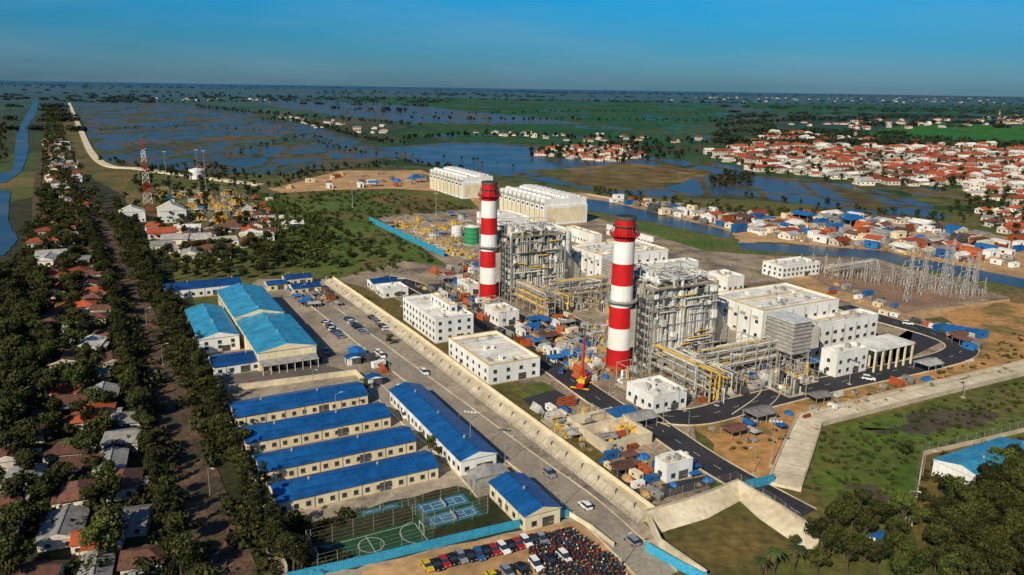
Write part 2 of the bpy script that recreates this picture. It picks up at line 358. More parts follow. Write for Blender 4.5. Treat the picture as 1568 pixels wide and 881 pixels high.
def road(name, px, w, mat, z=.25, kerb=True, dash=True, sm=True):
    pts = [S(*p) for p in px]; path = smooth(pts) if sm else pts
    mb = MB(); ribbon(mb, path, -w / 2, w / 2, 0, z, mat)
    if kerb:
        ribbon(mb, path, -w / 2 - .35, -w / 2, 0, z + .13, conclight); ribbon(mb, path, w / 2, w / 2 + .35, 0, z + .13, conclight)
    if dash:
        q = resample(path, 3.0)
        for i in range(0, len(q) - 1, 3): ribbon(mb, q[i:i + 2], -.08, .08, z - .01, z + .005, linew)
    return mb.build(name), path
def wallrun(name, px, h, t, mat, world=False, post=0, pmat=None, cap=True):
    pts = px if world else [S(*p) for p in px]
    mb = MB(); ribbon(mb, pts, -t / 2, t / 2, 0, h, mat)
    if cap: ribbon(mb, pts, -t / 2 - .06, t / 2 + .06, h, h + .12, pmat or mat)
    if post:
        for x, y in resample(pts, post): mb.box(x - t * .8, x + t * .8, y - t * .8, y + t * .8, 0, h + .25, pmat or mat)
    return mb.build(name)
def fence(name, px, h=2.4, sp=3.0, world=False, mat=None, z=0, n=5):
    mat = mat or steel; pts = px if world else [S(*p) for p in px]; mb = MB()
    for x, y in resample(pts, sp): mb.cyl((x, y, z), (x, y, z + h), .06, mat, 5)
    for a, b in zip(pts[:-1], pts[1:]):
        for k in range(1, n + 1): mb.cyl((a[0], a[1], z + h * k / n), (b[0], b[1], z + h * k / n), .025, mat, 3, caps=False)
    return mb.build(name)

def inside(x, y, W):
    c = False; j = len(W) - 1
    for i in range(len(W)):
        if (W[i][1] > y) != (W[j][1] > y) and x < (W[j][0] - W[i][0]) * (y - W[i][1]) / (W[j][1] - W[i][1] + 1e-9) + W[i][0]: c = not c
        j = i
    return c
def scatter(px, n, mind=0, world=False, tries=40):
    W = px if world else [S(*p) for p in px]
    xs = [p[0] for p in W]; ys = [p[1] for p in W]; out = []; grid = {}
    for _ in range(n * tries):
        if len(out) >= n: break
        x, y = U(min(xs), max(xs)), U(min(ys), max(ys))
        if not inside(x, y, W): continue
        if mind:
            g = (int(x // mind), int(y // mind)); ok = True
            for i in (-1, 0, 1):
                for j in (-1, 0, 1):
                    for q in grid.get((g[0] + i, g[1] + j), ()):
                        if (q[0] - x) ** 2 + (q[1] - y) ** 2 < mind * mind: ok = False
            if not ok: continue
            grid.setdefault(g, []).append((x, y))
        out.append((x, y))
    return out

# ------------------------------------------------------------------ trees
def tube(p0, p1, r0, r1, n=5):
    p0 = np.array(p0, float); p1 = np.array(p1, float); d = p1 - p0; d /= np.linalg.norm(d)
    a = np.cross(d, [0.3, 1, 0.1]); a /= np.linalg.norm(a); b = np.cross(d, a)
    V = []
    for p, r in ((p0, r0), (p1, r1)):
        for i in range(n):
            t = 2 * math.pi * i / n; V.append(p + a * math.cos(t) * r + b * math.sin(t) * r)
    return V, [(i, (i + 1) % n, n + (i + 1) % n, n + i) for i in range(n)]
def tree_arrays(kind, nleaf, seed, leaf=0.55):
    r = np.random.default_rng(seed); V = []; Q = []; Mi = []; T = []
    def addt(p0, p1, r0, r1):
        v, q = tube(p0, p1, r0, r1); o = len(V); V.extend(v); Q.extend([tuple(i + o for i in f) for f in q]); Mi.extend([0] * len(q)); T.extend([0] * len(v))
    cl = []
    if kind == 'broad':
        addt((0, 0, 0), (.2, .1, 4), .35, .24); addt((.2, .1, 4), (.1, 0, 8), .24, .1)
        for i in range(9):
            a = r.uniform(0, 6.28); rr = r.uniform(1.4, 3.4); z = r.uniform(4.0, 9)
            c = (math.cos(a) * rr * (1 - .4 * abs(z - 6.5) / 3), math.sin(a) * rr * (1 - .4 * abs(z - 6.5) / 3), z)
            addt((.15, .05, r.uniform(2.8, 5)), c, .14, .05); cl.append((*c, r.uniform(1.2, 2.1), r.uniform(0, 1)))
        cl.append((0, 0, 8.6, 1.7, .9))
    elif kind == 'tall':
        addt((0, 0, 0), (0.1, 0, 7), .3, .18); addt((.1, 0, 7), (0, 0, 13.5), .18, .04)
        for i in range(13):
            z = 2.6 + i * .85; a = i * 2.4 + r.uniform(-.5, .5); rr = (1 - (z - 2) / 14) * r.uniform(1.3, 2.4)
            c = (math.cos(a) * rr, math.sin(a) * rr, z); addt((.05, 0, z - .8), c, .09, .03); cl.append((*c, r.uniform(.9, 1.5) * (1.2 - z / 22), r.uniform(0, 1)))
    elif kind == 'shrub':
        for i in range(5):
            a = r.uniform(0, 6.28); c = (math.cos(a) * .9, math.sin(a) * .9, r.uniform(.7, 1.5)); addt((0, 0, 0), c, .08, .03); cl.append((*c, r.uniform(.6, 1.0), r.uniform(0, 1)))
    elif kind == 'grove':
        for i in range(8):
            c = (r.uniform(-14, 14), r.uniform(-6, 6), r.uniform(3, 6)); addt((c[0], c[1], 0), c, .5, .3); cl.append((*c, r.uniform(3, 5), r.uniform(0, 1)))
    w = np.array([c[3] ** 2 for c in cl]); w /= w.sum()
    for i in range(nleaf):
        c = cl[r.choice(len(cl), p=w)]; d = r.normal(size=3); d /= np.linalg.norm(d); k = c[3] * (r.uniform(.35, 1) ** .5) * r.uniform(.85, 1.15)
        p = np.array(c[:3]) + d * k * np.array([1, 1, .8])
        n = d + r.normal(size=3) * .7; n /= np.linalg.norm(n); a = np.cross(n, r.normal(size=3)); a /= np.linalg.norm(a); b = np.cross(n, a)
        s = leaf * r.uniform(.6, 1.4); o = len(V)
        V.extend([p - a * s, p + b * s * .6, p + a * s, p - b * s * .6]); Q.append((o, o + 1, o + 2, o + 3)); Mi.append(1)
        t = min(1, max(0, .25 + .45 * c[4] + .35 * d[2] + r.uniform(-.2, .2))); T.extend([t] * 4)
    return np.array(V), np.array(Q), np.array(Mi), np.array(T)
def npmesh(name, V, Q, Mi, T, mats):
    me = bpy.data.meshes.new(name); me.vertices.add(len(V)); me.vertices.foreach_set('co', V.astype(np.float32).ravel())
    me.loops.add(Q.size); me.loops.foreach_set('vertex_index', Q.astype(np.int32).ravel())
    me.polygons.add(len(Q)); me.polygons.foreach_set('loop_start', (np.arange(len(Q)) * 4).astype(np.int32))
    try: me.polygons.foreach_set('loop_total', np.full(len(Q), 4, np.int32))
    except Exception: pass
    for m in mats: me.materials.append(m)
    me.polygons.foreach_set('material_index', Mi.astype(np.int32))
    at = me.attributes.new('tone', 'FLOAT', 'POINT'); at.data.foreach_set('value', T.astype(np.float32))
    me.update(); me.validate(); return me
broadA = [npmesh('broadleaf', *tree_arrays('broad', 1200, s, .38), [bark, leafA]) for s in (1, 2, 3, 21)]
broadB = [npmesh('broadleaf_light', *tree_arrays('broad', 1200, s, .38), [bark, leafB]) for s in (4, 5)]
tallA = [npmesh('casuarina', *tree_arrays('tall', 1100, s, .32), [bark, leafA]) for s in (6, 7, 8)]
shrubT = [tree_arrays('shrub', 60, s, .35) for s in (9, 10)]
lowT = [tree_arrays('broad', 130, s, .95) for s in (11, 12, 13)]
farT = [tree_arrays('broad', 45, s, 1.7) for s in (14, 15, 16)]
groveT = [tree_arrays('grove', 90, s, 2.4) for s in (17, 18)]
RIVW = [S(*p) for p in [(46, 148), (68, 150), (66, 180), (52, 205), (53, 250), (44, 285), (24, 298), (26, 345), (42, 385), (10, 408), (-60, 410), (-30, 266), (14, 262), (20, 200), (36, 172)]]
def mass(name, pts, temps, s0, s1, mats, spin=True):
    pts = [p for p in pts if not inside(p[0], p[1], RIVW)]
    if not pts: return
    Vs = []; Qs = []; Ms = []; Ts = []; o = 0
    for (x, y) in pts:
        V, Q, Mi, T = random.choice(temps); s = U(s0, s1); a = U(0, 6.28) if spin else U(-.3, .3); c, d = math.cos(a), math.sin(a)
        X = V[:, 0] * c - V[:, 1] * d; Y = V[:, 0] * d + V[:, 1] * c
        Vs.append(np.stack([X * s + x, Y * s + y, V[:, 2] * s * U(.8, 1.15)], 1)); Qs.append(Q + o); Ms.append(Mi); Ts.append(np.clip(T * U(.6, 1.3), 0, 1)); o += len(V)
    obj(name, npmesh(name, np.concatenate(Vs), np.concatenate(Qs), np.concatenate(Ms), np.concatenate(Ts), mats))
def trees(name, pts, meshes, s0, s1):
    for x, y in pts:
        if not inside(x, y, RIVW): s = U(s0, s1); obj(name, random.choice(meshes), (x, y, 0), U(0, 6.28), (s * U(.9, 1.1), s * U(.9, 1.1), s * U(.85, 1.15)))
def linepts(px, step, jit, z=0):
    p = resample(smooth([S(*q) for q in px], 6), step); return [(x + U(-jit, jit), y + U(-jit, jit)) for x, y in p]

# ================================================================== GROUND
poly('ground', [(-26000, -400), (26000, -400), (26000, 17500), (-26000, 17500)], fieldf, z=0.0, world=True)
poly('sea', [(-26000, 8500), (1500, 11500), (9000, 17400), (-26000, 17400)], seaw, z=1.5, world=True)
FZ = [.08]; NZ = [.085]
def far(name, pts, mat, jag=8):
    FZ[0] += .03; return poly(name, pts, mat, z=FZ[0], jag=jag)
def near(name, pts, mat, jag=3):
    NZ[0] += .005; return poly(name, pts, mat, z=NZ[0], jag=jag)
poly('near_terrain', [(-900, 400), (-500, 300), (60, 262), (600, 262), (1000, 300), (1600, 330), (2000, 420), (2000, 1500), (784, 2600), (-900, 1500)], grass, .07)
far('rice_field', [(385, 152), (560, 148), (800, 152), (1110, 160), (1120, 185), (980, 207), (860, 205), (650, 195), (520, 178)], fieldg)
far('rice_field', [(600, 205), (720, 192), (1000, 200), (1090, 210), (1060, 225), (850, 222), (700, 215)], fieldg)
far('rice_field', [(1320, 205), (1400, 189), (1600, 194), (1600, 226), (1450, 224), (1370, 214)], fieldv)
far('rice_field', [(1130, 158), (1350, 160), (1600, 162), (1600, 178), (1350, 180), (1180, 172)], fieldg)
far('flooded_rice_paddy', [(108, 158), (210, 157), (330, 163), (420, 180), (500, 200), (590, 228), (610, 245), (545, 256), (420, 270), (330, 264), (250, 262), (205, 258), (165, 247), (135, 210)], padL)
far('flooded_rice_paddy', [(370, 152), (470, 152), (640, 163), (900, 190), (640, 190), (520, 178), (430, 165)], padW)
far('flooded_rice_paddy', [(585, 226), (700, 218), (820, 222), (850, 243), (980, 240), (1100, 250), (1170, 268), (1300, 282), (1440, 312), (1445, 336), (1300, 325), (1150, 302), (1000, 302), (940, 297), (860, 284), (760, 268), (660, 254), (600, 240)], padW)
far('pond', [(600, 228), (700, 221), (815, 226), (835, 246), (860, 262), (820, 268), (760, 262), (660, 250)], rivw)
far('rice_paddy', [(800, 262), (960, 250), (1090, 262), (1010, 292), (930, 292)], padR)
far('rice_paddy', [(1380, 288), (1500, 292), (1510, 312), (1450, 318), (1390, 308)], padR)
far('rice_paddy', [(1250, 290), (1370, 296), (1430, 318), (1260, 305)], padW)
far('river', [(52, 152), (59, 156), (55, 175), (42, 195), (44, 230), (34, 262), (10, 280), (-30, 286), (-30, 272), (20, 262), (27, 200), (42, 175)], rivw, 1)
far('river', [(-60, 290), (16, 293), (12, 340), (28, 368), (8, 392), (-60, 400)], rivw, 1)
far('bare_dirt', [(410, 290), (440, 284), (520, 262), (640, 262), (665, 285), (690, 296), (600, 290), (520, 292), (430, 297)], dirt, 3)
near('bare_dirt', [(690, 290), (760, 292), (900, 296), (1020, 318), (1130, 332), (1330, 330), (1600, 372), (1600, 438), (1400, 400), (1200, 372), (1130, 372), (1110, 352), (960, 318)], dirt, 4)
near('grass_verge', [(895, 322), (1000, 345), (1120, 372), (1210, 388), (1180, 398), (1060, 392), (960, 355)], grassv, 2)
near('grass_bank', [(1130, 382), (1350, 398), (1600, 455), (1600, 560), (1480, 520), (1545, 456), (1340, 402), (1180, 392)], grass, 2)
near('canal', [(893, 304), (925, 308), (1000, 325), (1122, 356), (1118, 366), (1000, 341), (900, 322)], rivw, .5)
near('canal', [(1126, 372), (1200, 374), (1350, 384), (1600, 434), (1600, 448), (1340, 397), (1180, 386), (1138, 382)], rivw, .5)
near('grass_field', [(400, 298), (560, 292), (660, 300), (735, 320), (620, 332), (560, 338), (680, 402), (520, 425), (420, 405), (330, 395), (400, 335)], grassv, 3)
near('grass_field', [(560, 300), (640, 296), (735, 322), (610, 330)], grassd, 3)
near('grass_embankment', [(85, 180), (110, 176), (150, 246), (210, 262), (190, 300), (140, 300), (100, 230)], grassd, 3)
near('undergrowth', [(-400, 400), (60, 300), (120, 262), (190, 300), (260, 395), (300, 500), (350, 640), (460, 881), (500, 1000), (-900, 1000), (-700, 500)], darkg, 3)
near('plant_yard', [(575, 332), (760, 318), (900, 330), (1080, 385), (1180, 392), (1340, 396), (1545, 456), (1400, 480), (1490, 535), (1450, 568), (1230, 620), (1060, 650), (1090, 760), (1000, 780), (505, 430), (620, 400), (690, 410)], gravel, 0)
near('grass_strip', [(515, 428), (600, 455), (800, 590), (900, 665), (1000, 780), (985, 790), (505, 432)], grassd, 1)
near('grass_lawn', [(780, 596), (830, 584), (850, 596), (800, 612)], grassv, .5)
near('switchyard_ground', [(1200, 398), (1310, 394), (1525, 455), (1385, 478), (1255, 432)], brownyard, 0)
near('bare_dirt', [(1180, 392), (1200, 400), (1260, 436), (1385, 480), (1545, 458), (1550, 470), (1400, 490), (1250, 450), (1160, 400)], dirt, 1)
near('bare_dirt', [(1440, 480), (1540, 462), (1600, 470), (1600, 540), (1500, 545), (1490, 520)], orange, 2)
near('bare_dirt', [(1058, 650), (1240, 608), (1500, 545), (1600, 520), (1600, 556), (1240, 642), (1195, 745), (1120, 720)], orange, 2)
near('grass_field', [(1250, 660), (1600, 575), (1600, 660), (1412, 695), (1395, 800), (1225, 752)], grassv, 2)
near('mud_patch', [(1320, 660), (1480, 628), (1560, 640), (1500, 655), (1420, 668)], mudm, 5)
near('mud_patch', [(1285, 735), (1350, 750), (1375, 775), (1330, 770)], mudm, 3)
near('grass_field', [(1395, 800), (1412, 695), (1600, 655), (1700, 900), (1400, 900)], grassd, 2)
near('camp_yard', [(395, 428), (500, 428), (620, 520), (985, 800), (1060, 881), (1100, 960), (440, 960), (350, 640), (300, 500)], pave, 0)
near('grass_field', [(430, 770), (480, 800), (700, 745), (760, 760), (870, 795), (560, 866), (440, 893)], darkg, 1)
near('parking_lot', [(560, 870), (700, 836), (880, 800), (985, 881), (1000, 930), (520, 930)], dirt, 0)
near('asphalt_apron', [(350, 590), (545, 572), (480, 555), (330, 575)], asphold, 0)
near('asphalt_lot', [(928, 712), (965, 708), (1000, 745), (1080, 730), (1095, 742), (985, 772)], asphalt, 0)
near('asphalt_lot', [(800, 612), (850, 597), (885, 618), (830, 640)], asphalt, 0)
near('asphalt_lot', [(620, 440), (700, 432), (740, 470), (800, 500), (870, 560), (850, 580), (740, 505), (640, 450)], asphalt, 0)
near('asphalt_lot', [(1240, 560), (1400, 545), (1450, 520), (1400, 500), (1390, 540), (1260, 590)], asphalt, 0)
near('basin_floor', [(1020, 800), (1130, 775), (1215, 830), (1160, 900), (1020, 880)], grassd, 0)

# ------------------------------------------------------------------ roads
road('plant_road', [(585, 425), (640, 440), (740, 497), (830, 552), (905, 604), (960, 640), (1010, 662)], 10, asphalt, .36)
road('plant_road', [(975, 632), (1060, 640), (1150, 618), (1250, 594), (1400, 562), (1462, 545), (1470, 530), (1430, 512), (1345, 488), (1290, 470)], 12, asphalt, .345)
road('plant_road', [(985, 640), (1030, 672), (1090, 712), (1160, 752), (1230, 790)], 10, asphalt, .33)
road('plant_road', [(700, 432), (760, 440), (835, 470), (930, 520)], 7, asphalt, .32, dash=False)
road('plant_road', [(1135, 640), (1180, 600), (1150, 560)], 6, asphalt, .315, dash=False)
road('service_road', [(455, 440), (520, 490), (600, 552), (700, 628), (810, 712), (900, 780), (1010, 885)], 9, camproad, .335, dash=False)
road('service_road', [(560, 578), (620, 640), (700, 710), (745, 760)], 5, camproad, .32, dash=False)
road('tree_lined_road', [(130, 300), (165, 365), (195, 430), (220, 490), (255, 590), (295, 710), (350, 870), (400, 1000)], 11, brownroad, .32, dash=False, kerb=False)
road('dirt_track', [(106, 158), (122, 196), (150, 246), (215, 260), (300, 272), (400, 285)], 9, conclight, 1.6, dash=False, kerb=False)
road('canal_path', [(900, 298), (1000, 316), (1120, 345), (1300, 352), (1500, 378)], 6, conclight, .5, dash=False, kerb=False)
road('dirt_track', [(640, 262), (700, 285), (740, 320)], 7, dirt, .8, dash=False, kerb=False)
road('river_bank_road', [(66, 152), (70, 200), (62, 250), (56, 300), (60, 360), (70, 430)], 6, brownroad, .7, dash=False, kerb=False)

def wl(px): return [S(*p) for p in px]
path = resample(wl([(500, 434), (620, 520), (760, 628), (880, 720), (990, 806)]), 4.0)
mb = MB(); ribbon(mb, path, 1.0, 4.0, 0, 2.4, conclight, zb=2.4)
ribbon(mb, path, -1.4, 1.0, 0, .4, concrete, zb=2.4)
for i in range(0, len(path) - 1):
    x, y = path[i]
    nx, ny = normals(path)[i]
    mb.add([(x + nx * .95 - UX * .1, y + ny * .95 - UY * .1, 2.42), (x + nx * .95 + UX * .1, y + ny * .95 + UY * .1, 2.42), (x - nx * 1.4 + UX * .1, y - ny * 1.4 + UY * .1, .45), (x - nx * 1.4 - UX * .1, y - ny * 1.4 - UY * .1, .45)], [(0, 1, 2, 3)], concjoint)
ribbon(mb, path, 3.5, 3.8, 2.4, 3.6, cream)
for x, y in path[::2]: mb.box(x - .2, x + .2, y - .2, y + .2, 0, 3.8, concrete)
mb.build('concrete_embankment_wall')
fence('chain_link_fence', [(497, 440), (620, 528), (760, 638), (880, 732), (985, 815)], 2.2, 4)
def channel(name, px, w, z=.9):
    p = [S(*q) for q in px]; mb = MB()
    ribbon(mb, p, -w / 2, w / 2, 0, z, conclight); ribbon(mb, p, -w / 2 - .5, -w / 2, 0, z + .7, concrete); ribbon(mb, p, w / 2, w / 2 + .5, 0, z + .7, concrete)
    q = resample(p, 6)
    for i in range(len(q) - 1):
        e = ((q[i + 1][0] - q[i][0]) * .03, (q[i + 1][1] - q[i][1]) * .03); ribbon(mb, [q[i], (q[i][0] + e[0], q[i][1] + e[1])], -w / 2 + .05, w / 2 - .05, z - .01, z + .01, concjoint)
    mb.build(name)
channel('drainage_channel', [(1640, 546), (1568, 566), (1400, 606), (1240, 646), (1222, 690), (1200, 748)], 8)
def lining(name, px, w, h):
    p = [S(*q) for q in px]; mb = MB(); ribbon(mb, p, 0, w, 0, h, conclight, zb=.3); ribbon(mb, p, -.5, 0, 0, h + .4, concrete); mb.build(name)
lining('basin_concrete_lining', [(990, 800), (1060, 780), (1128, 752), (1190, 790), (1262, 838)][::-1], 5.5, 3.0)
wallrun('retaining_wall', [(992, 800), (1010, 840), (1080, 890)], 2.5, .5, conclight)
wallrun('blue_sheet_fence', [(440, 893), (560, 866), (700, 832), (870, 792)], 2.4, .12, cyanm, post=4)
wallrun('white_boundary_wall', [(872, 792), (905, 812), (940, 840)], 1.4, .15, conclight, post=4)
wallrun('blue_sheet_fence', [(988, 845), (1040, 875), (1100, 905)], 2.6, .12, cyanm, post=4)
wallrun('blue_sheet_fence', [(1140, 752), (1185, 742)], 3.0, .12, cyanm, post=4)
wallrun('blue_sheet_fence', [(566, 340), (620, 366), (680, 394)], 4, .2, cyanm, post=8)
fence('perimeter_fence', [(1392, 800), (1410, 694), (1500, 674), (1600, 648)], 3.0, 4)
wallrun('boundary_wall', [(1396, 806), (1414, 698), (1500, 679), (1600, 654)], 1.4, .3, concrete)
fence('perimeter_fence', [(1250, 838), (1190, 790), (1125, 748), (1000, 782)], 2.2, 4, z=2.8)
fence('perimeter_fence', [(1530, 455), (1390, 482), (1260, 436), (1200, 400)], 2.6, 5)
fence('perimeter_fence', [(1245, 640), (1400, 602), (1580, 560)], 2.4, 5)

# ================================================================== POWER UNITS
def chimney(px):
    X, Y = S(*px); mb = MB(); n = 40; H = 58.; nb = 7; r = lambda z: 4.6 - (4.6 - 3.75) * z / H
    for i in range(nb):
        z0, z1 = H * i / nb, H * (i + 1) / nb
        mb.cyl((0, 0, z0), (0, 0, z1), r(z0), redp if i % 2 == 0 else chwhite, n, r(z1), caps=False)
    for i in range(19):
        z = 3 * i + 1.5; mb.cyl((0, 0, z), (0, 0, z + .12), r(z) + .05, redp if int((z) / (H / nb)) % 2 == 0 else chwhite, n, r(z) + .05)
    mb.cyl((0, 0, H - .3), (0, 0, H + .9), 3.95, steeld, n, 3.95); mb.cyl((0, 0, H + .9), (0, 0, H + .92), 3.4, darkopen, n, 3.4)
    for z, col, ro in ((27, steel, 6.2), (52, redp, 5.6)):
        mb.cyl((0, 0, z), (0, 0, z + .3), ro, col, n)
        for i in range(24):
            t = 6.283 * i / 24; c, s = math.cos(t), math.sin(t)
            mb.cyl((c * ro, s * ro, z), (c * ro, s * ro, z + 1.3), .06, col, 4)
            mb.beam((c * 4, s * 4, z - 1.6), (c * ro * .95, s * ro * .95, z), .14, col)
            t2 = 6.283 * (i + 1) / 24
            for zz in (.7, 1.3): mb.cyl((c * ro, s * ro, z + zz), (math.cos(t2) * ro, math.sin(t2) * ro, z + zz), .06, col, 3, caps=False)
        if z > 50:
            for i in range(12):
                t = 6.283 * i / 12; c, s = math.cos(t), math.sin(t); mb.beam((c * 4, s * 4, z + 3.6), (c * ro, s * ro, z), .14, steeld)
            mb.cyl((0, 0, z + 3.2), (0, 0, z + 3.5), 4.5, steeld, n)
    for a in (-2.2,):
        c, s = math.cos(a), math.sin(a)
        mb.beam((c * 5.0 - s * .4, s * 5.0 + c * .4, 1), (c * 4.4 - s * .4, s * 4.4 + c * .4, 57), .12, steel); mb.beam((c * 5.0 + s * .4, s * 5.0 - c * .4, 1), (c * 4.4 + s * .4, s * 4.4 - c * .4, 57), .12, steel)
    mb.cyl((0, 0, 0), (0, 0, .8), 6, concrete, 24)
    mb.build('red_white_chimney', (X, Y, 0), UA)
chimney((946, 563)); chimney((748, 457))

def boiler(ox):
    mb = MB(); X0, X1, Y0, Y1 = -10., 10., 7., 38.; H = 32.
    mb.box(X0 + 1.6, X1 - 1.6, Y0 + 1.3, Y1 - 2, 4, 29.5, casing)
    for i in range(12):
        y = Y0 + 2 + (Y1 - Y0 - 4) * i / 11
        mb.box(X0 + 1.3, X1 - 1.3, y - .2, y + .2, 4, 29.8, pipew if i % 2 else casing)
    for z in (8, 12, 16, 20, 24, 28): mb.box(X0 + 1.4, X1 - 1.4, Y0 + 1.1, Y1 - 1.8, z, z + .35, pipew)
    mb.box(-4, 4, 1.5, Y0 + 2, 9, 24, casing)
    for z in (11, 14, 17, 20, 23): mb.box(-4.2, 4.2, 3.5, Y0 + 1.6, z, z + .3, pipew)
    cols = [Y0 + (Y1 - Y0) * i / 6 for i in range(7)]; lv = [0, 6, 12, 18, 24, 29, H]
    for y in cols:
        for x in (X0, X1): mb.box(x - .28, x + .28, y - .28, y + .28, 0, H + 1, steel)
    for x in (-5, 0, 5):
        for y in (Y0, Y1): mb.box(x - .25, x + .25, y - .25, y + .25, 0, H, steel)
    for z in lv[1:]:
        for x in (X0, X1): mb.box(x - .18, x + .18, Y0, Y1, z - .4, z, steel)
        for y in (Y0, Y1): mb.box(X0, X1, y - .18, y + .18, z - .4, z, steel)
    for li in range(len(lv) - 1):
        for ci in range(6):
            if (li + ci) % 3 == 0:
                for x in (X0, X1): mb.beam((x, cols[ci], lv[li]), (x, cols[ci + 1], lv[li + 1]), .2, steel)
        for a, b in ((X0, -5), (5, X1)): mb.beam((a, Y0, lv[li]), (b, Y0, lv[li + 1]), .2, steel)
    for k, z in enumerate(lv[1:]):
        for (a, b, c, d) in ((X0 - 1.2, X0, Y0 - .8, Y1), (X1, X1 + 1.2, Y0 + U(0, 14), Y1 - U(0, 10)), (X0, X0 + U(6, 20), Y0 - 1.2, Y0)):
            if R() < .6: mb.box(a, b, c, d, z, z + .12, steeld)
            else: continue
            x = a if a < X0 else b
            if d - c > 5:
                for zz in (.6, 1.1): mb.beam((x, c, z + zz), (x, d, z + zz), .06, yellow if k % 3 == 0 else steel)
                for i in range(12): mb.beam((x, c + (d - c) * i / 11, z), (x, c + (d - c) * i / 11, z + 1.1), .05, steel)
            else:
                for zz in (.6, 1.1): mb.beam((a, c, z + zz), (b, c, z + zz), .06, steel)
    for i in range(14):
        x = -9.3 + i * 1.42 + U(-.3, .3); r = U(.3, .7); z1 = U(16, 35); mb.cyl((x, Y0 + .3, U(.5, 8)), (x, Y0 + .3, z1), r, pipew if R() < .8 else steel, 10); mb.cyl((x, Y0 + .3, z1), (x, Y0 + 5, z1), r, pipew, 10)
    for i in range(30):
        y = Y0 + 1 + i * 1.0 + U(-.4, .4); r = U(.2, .65); z1 = U(14, 35); mb.cyl((X1 - .4, y, U(.5, 9)), (X1 - .4, y, z1), r, pipew if R() < .8 else casing, 10); mb.cyl((X1 - .4, y, z1), (U(-5, 5), y, z1), r, pipew, 10)
    for i in range(22):
        y = U(Y0, Y1 - 8); z = U(3, 30); mb.cyl((X1 + U(.2, 1.1), y, z), (X1 + .6, y + U(4, 12), z), U(.12, .4), random.choice([pipew, pipew, pipew, yellow]), 8)
    for i in range(46):
        y = U(Y0, Y1); z = random.choice(lv[:-1]); mb.box(X1 - 1.2, X1 + U(.2, 1.2), y, y + U(.6, 2.2), z, z + U(.8, 3.2), random.choice([steel, pipew, white, steeld, casing]))
    for i in range(34):
        x = U(X0, X1 - 2); z = random.choice(lv[:-1]); mb.box(x, x + U(.6, 2), Y0 - U(.2, 1.2), Y0 + 1, z, z + U(.8, 3.2), random.choice([steel, pipew, white, steeld, casing]))
    mb.box(X0, X1, Y0, Y1, H - .1, H, steel)
    for y in (12, 21, 31):
        mb.cyl((-7, y, H + 2.2), (7, y, H + 2.2), 1.35, pipew, 16)
        for s_ in (-1, 1): mb.cyl((7 * s_, y, H + 2.2), (7.8 * s_, y, H + 2.2), 1.35, pipew, 16, .6)
        for x in (-5, 5): mb.box(x - .4, x + .4, y - .9, y + .9, H, H + 1.4, steel)
        for k in range(4): x = U(-6, 6); mb.cyl((x, y, H + 3), (x, y, H + U(4, 6)), .22, pipew, 6)
    for i in range(14):
        x, y = U(-8, 8), U(Y0 + 2, Y1 - 2); r = U(.5, 1.0); h = U(2.5, 5.5); mb.cyl((x, y, H), (x, y, H + h), r, random.choice([pipew, steel, white]), 12)
    for (x0, x1, y0, y1) in ((X0, -1, 9, 16), (0, X1, 18, 26), (X0, 2, 28, 36)):
        h = U(4, 5.5)
        for x in (x0, x1):
            for y in (y0, y1): mb.box(x - .15, x + .15, y - .15, y + .15, H, H + h, steel)
        for z in (H + h * .55, H + h):
            for y in (y0, y1): mb.beam((x0, y, z), (x1, y, z), .2, steel)
            for x in (x0, x1): mb.beam((x, y0, z), (x, y1, z), .2, steel)
        mb.box(x0, x1, y0, y1, H + h * .55, H + h * .55 + .1, steel)
    for i in range(12):
        y = U(Y0, Y1); z = H + U(.6, 4); mb.cyl((U(-9, 0), y, z), (U(1, 10), y, z), U(.15, .4), pipew, 8); x = U(-9, 9); mb.cyl((x, U(8, 18), z), (x, U(22, 37), z), U(.15, .35), pipew, 8)
    for z in (.6, 1.1):
        for a, b in (((X0, Y0), (X1, Y0)), ((X1, Y0), (X1, Y1)), ((X1, Y1), (X0, Y1)), ((X0, Y1), (X0, Y0))): mb.beam((*a, H + z), (*b, H + z), .08, yellow)
    mb.add([(-7.5, Y1 - 2, 6), (7.5, Y1 - 2, 6), (7.5, Y1 - 2, 28), (-7.5, Y1 - 2, 28), (-3, Y1 + 14, 4), (3, Y1 + 14, 4), (3, Y1 + 14, 11), (-3, Y1 + 14, 11)],
           [(0, 1, 5, 4), (1, 2, 6, 5), (2, 3, 7, 6), (3, 0, 4, 7), (4, 5, 6, 7)], casing)
    for i in range(9):
        z = 3.2 * i; y = Y0 - 3; s_ = 1 if i % 2 else -1
        mb.beam((8 - 2.5 * s_, y, z), (8 + 2.5 * s_, y, z + 3.2), .3, steeld); mb.box(5, 11, y - .8, y + .8, z + 3.1, z + 3.2, steeld)
    for x in (5, 11):
        for y in (Y0 - 3.8, Y0 - 2.2): mb.box(x - .12, x + .12, y - .12, y + .12, 0, 31, steel)
    X, Y = Wd(ox, 0); mb.build('heat_recovery_boiler', (X, Y, 0), UA)
    mb = MB(); mb.box(-5, 5, 53, 66, 1, 9, steel); mb.box(-4, 4, 66, 71, 1, 8, casing)
    mb.box(-6, 6, 52, 72, 0, 1, concrete)
    for i in range(5): mb.box(-4.5, 4.5, 54 + i * 2.4, 55 + i * 2.4, 9, 9.8, pipew)
    mb.cyl((2, 57, 9), (2, 57, 14), 1.2, steel, 12); mb.cyl((-2, 62, 9), (-2, 62, 13), 1.0, steel, 12)
    mb.build('gas_turbine_enclosure', (X, Y, 0), UA)

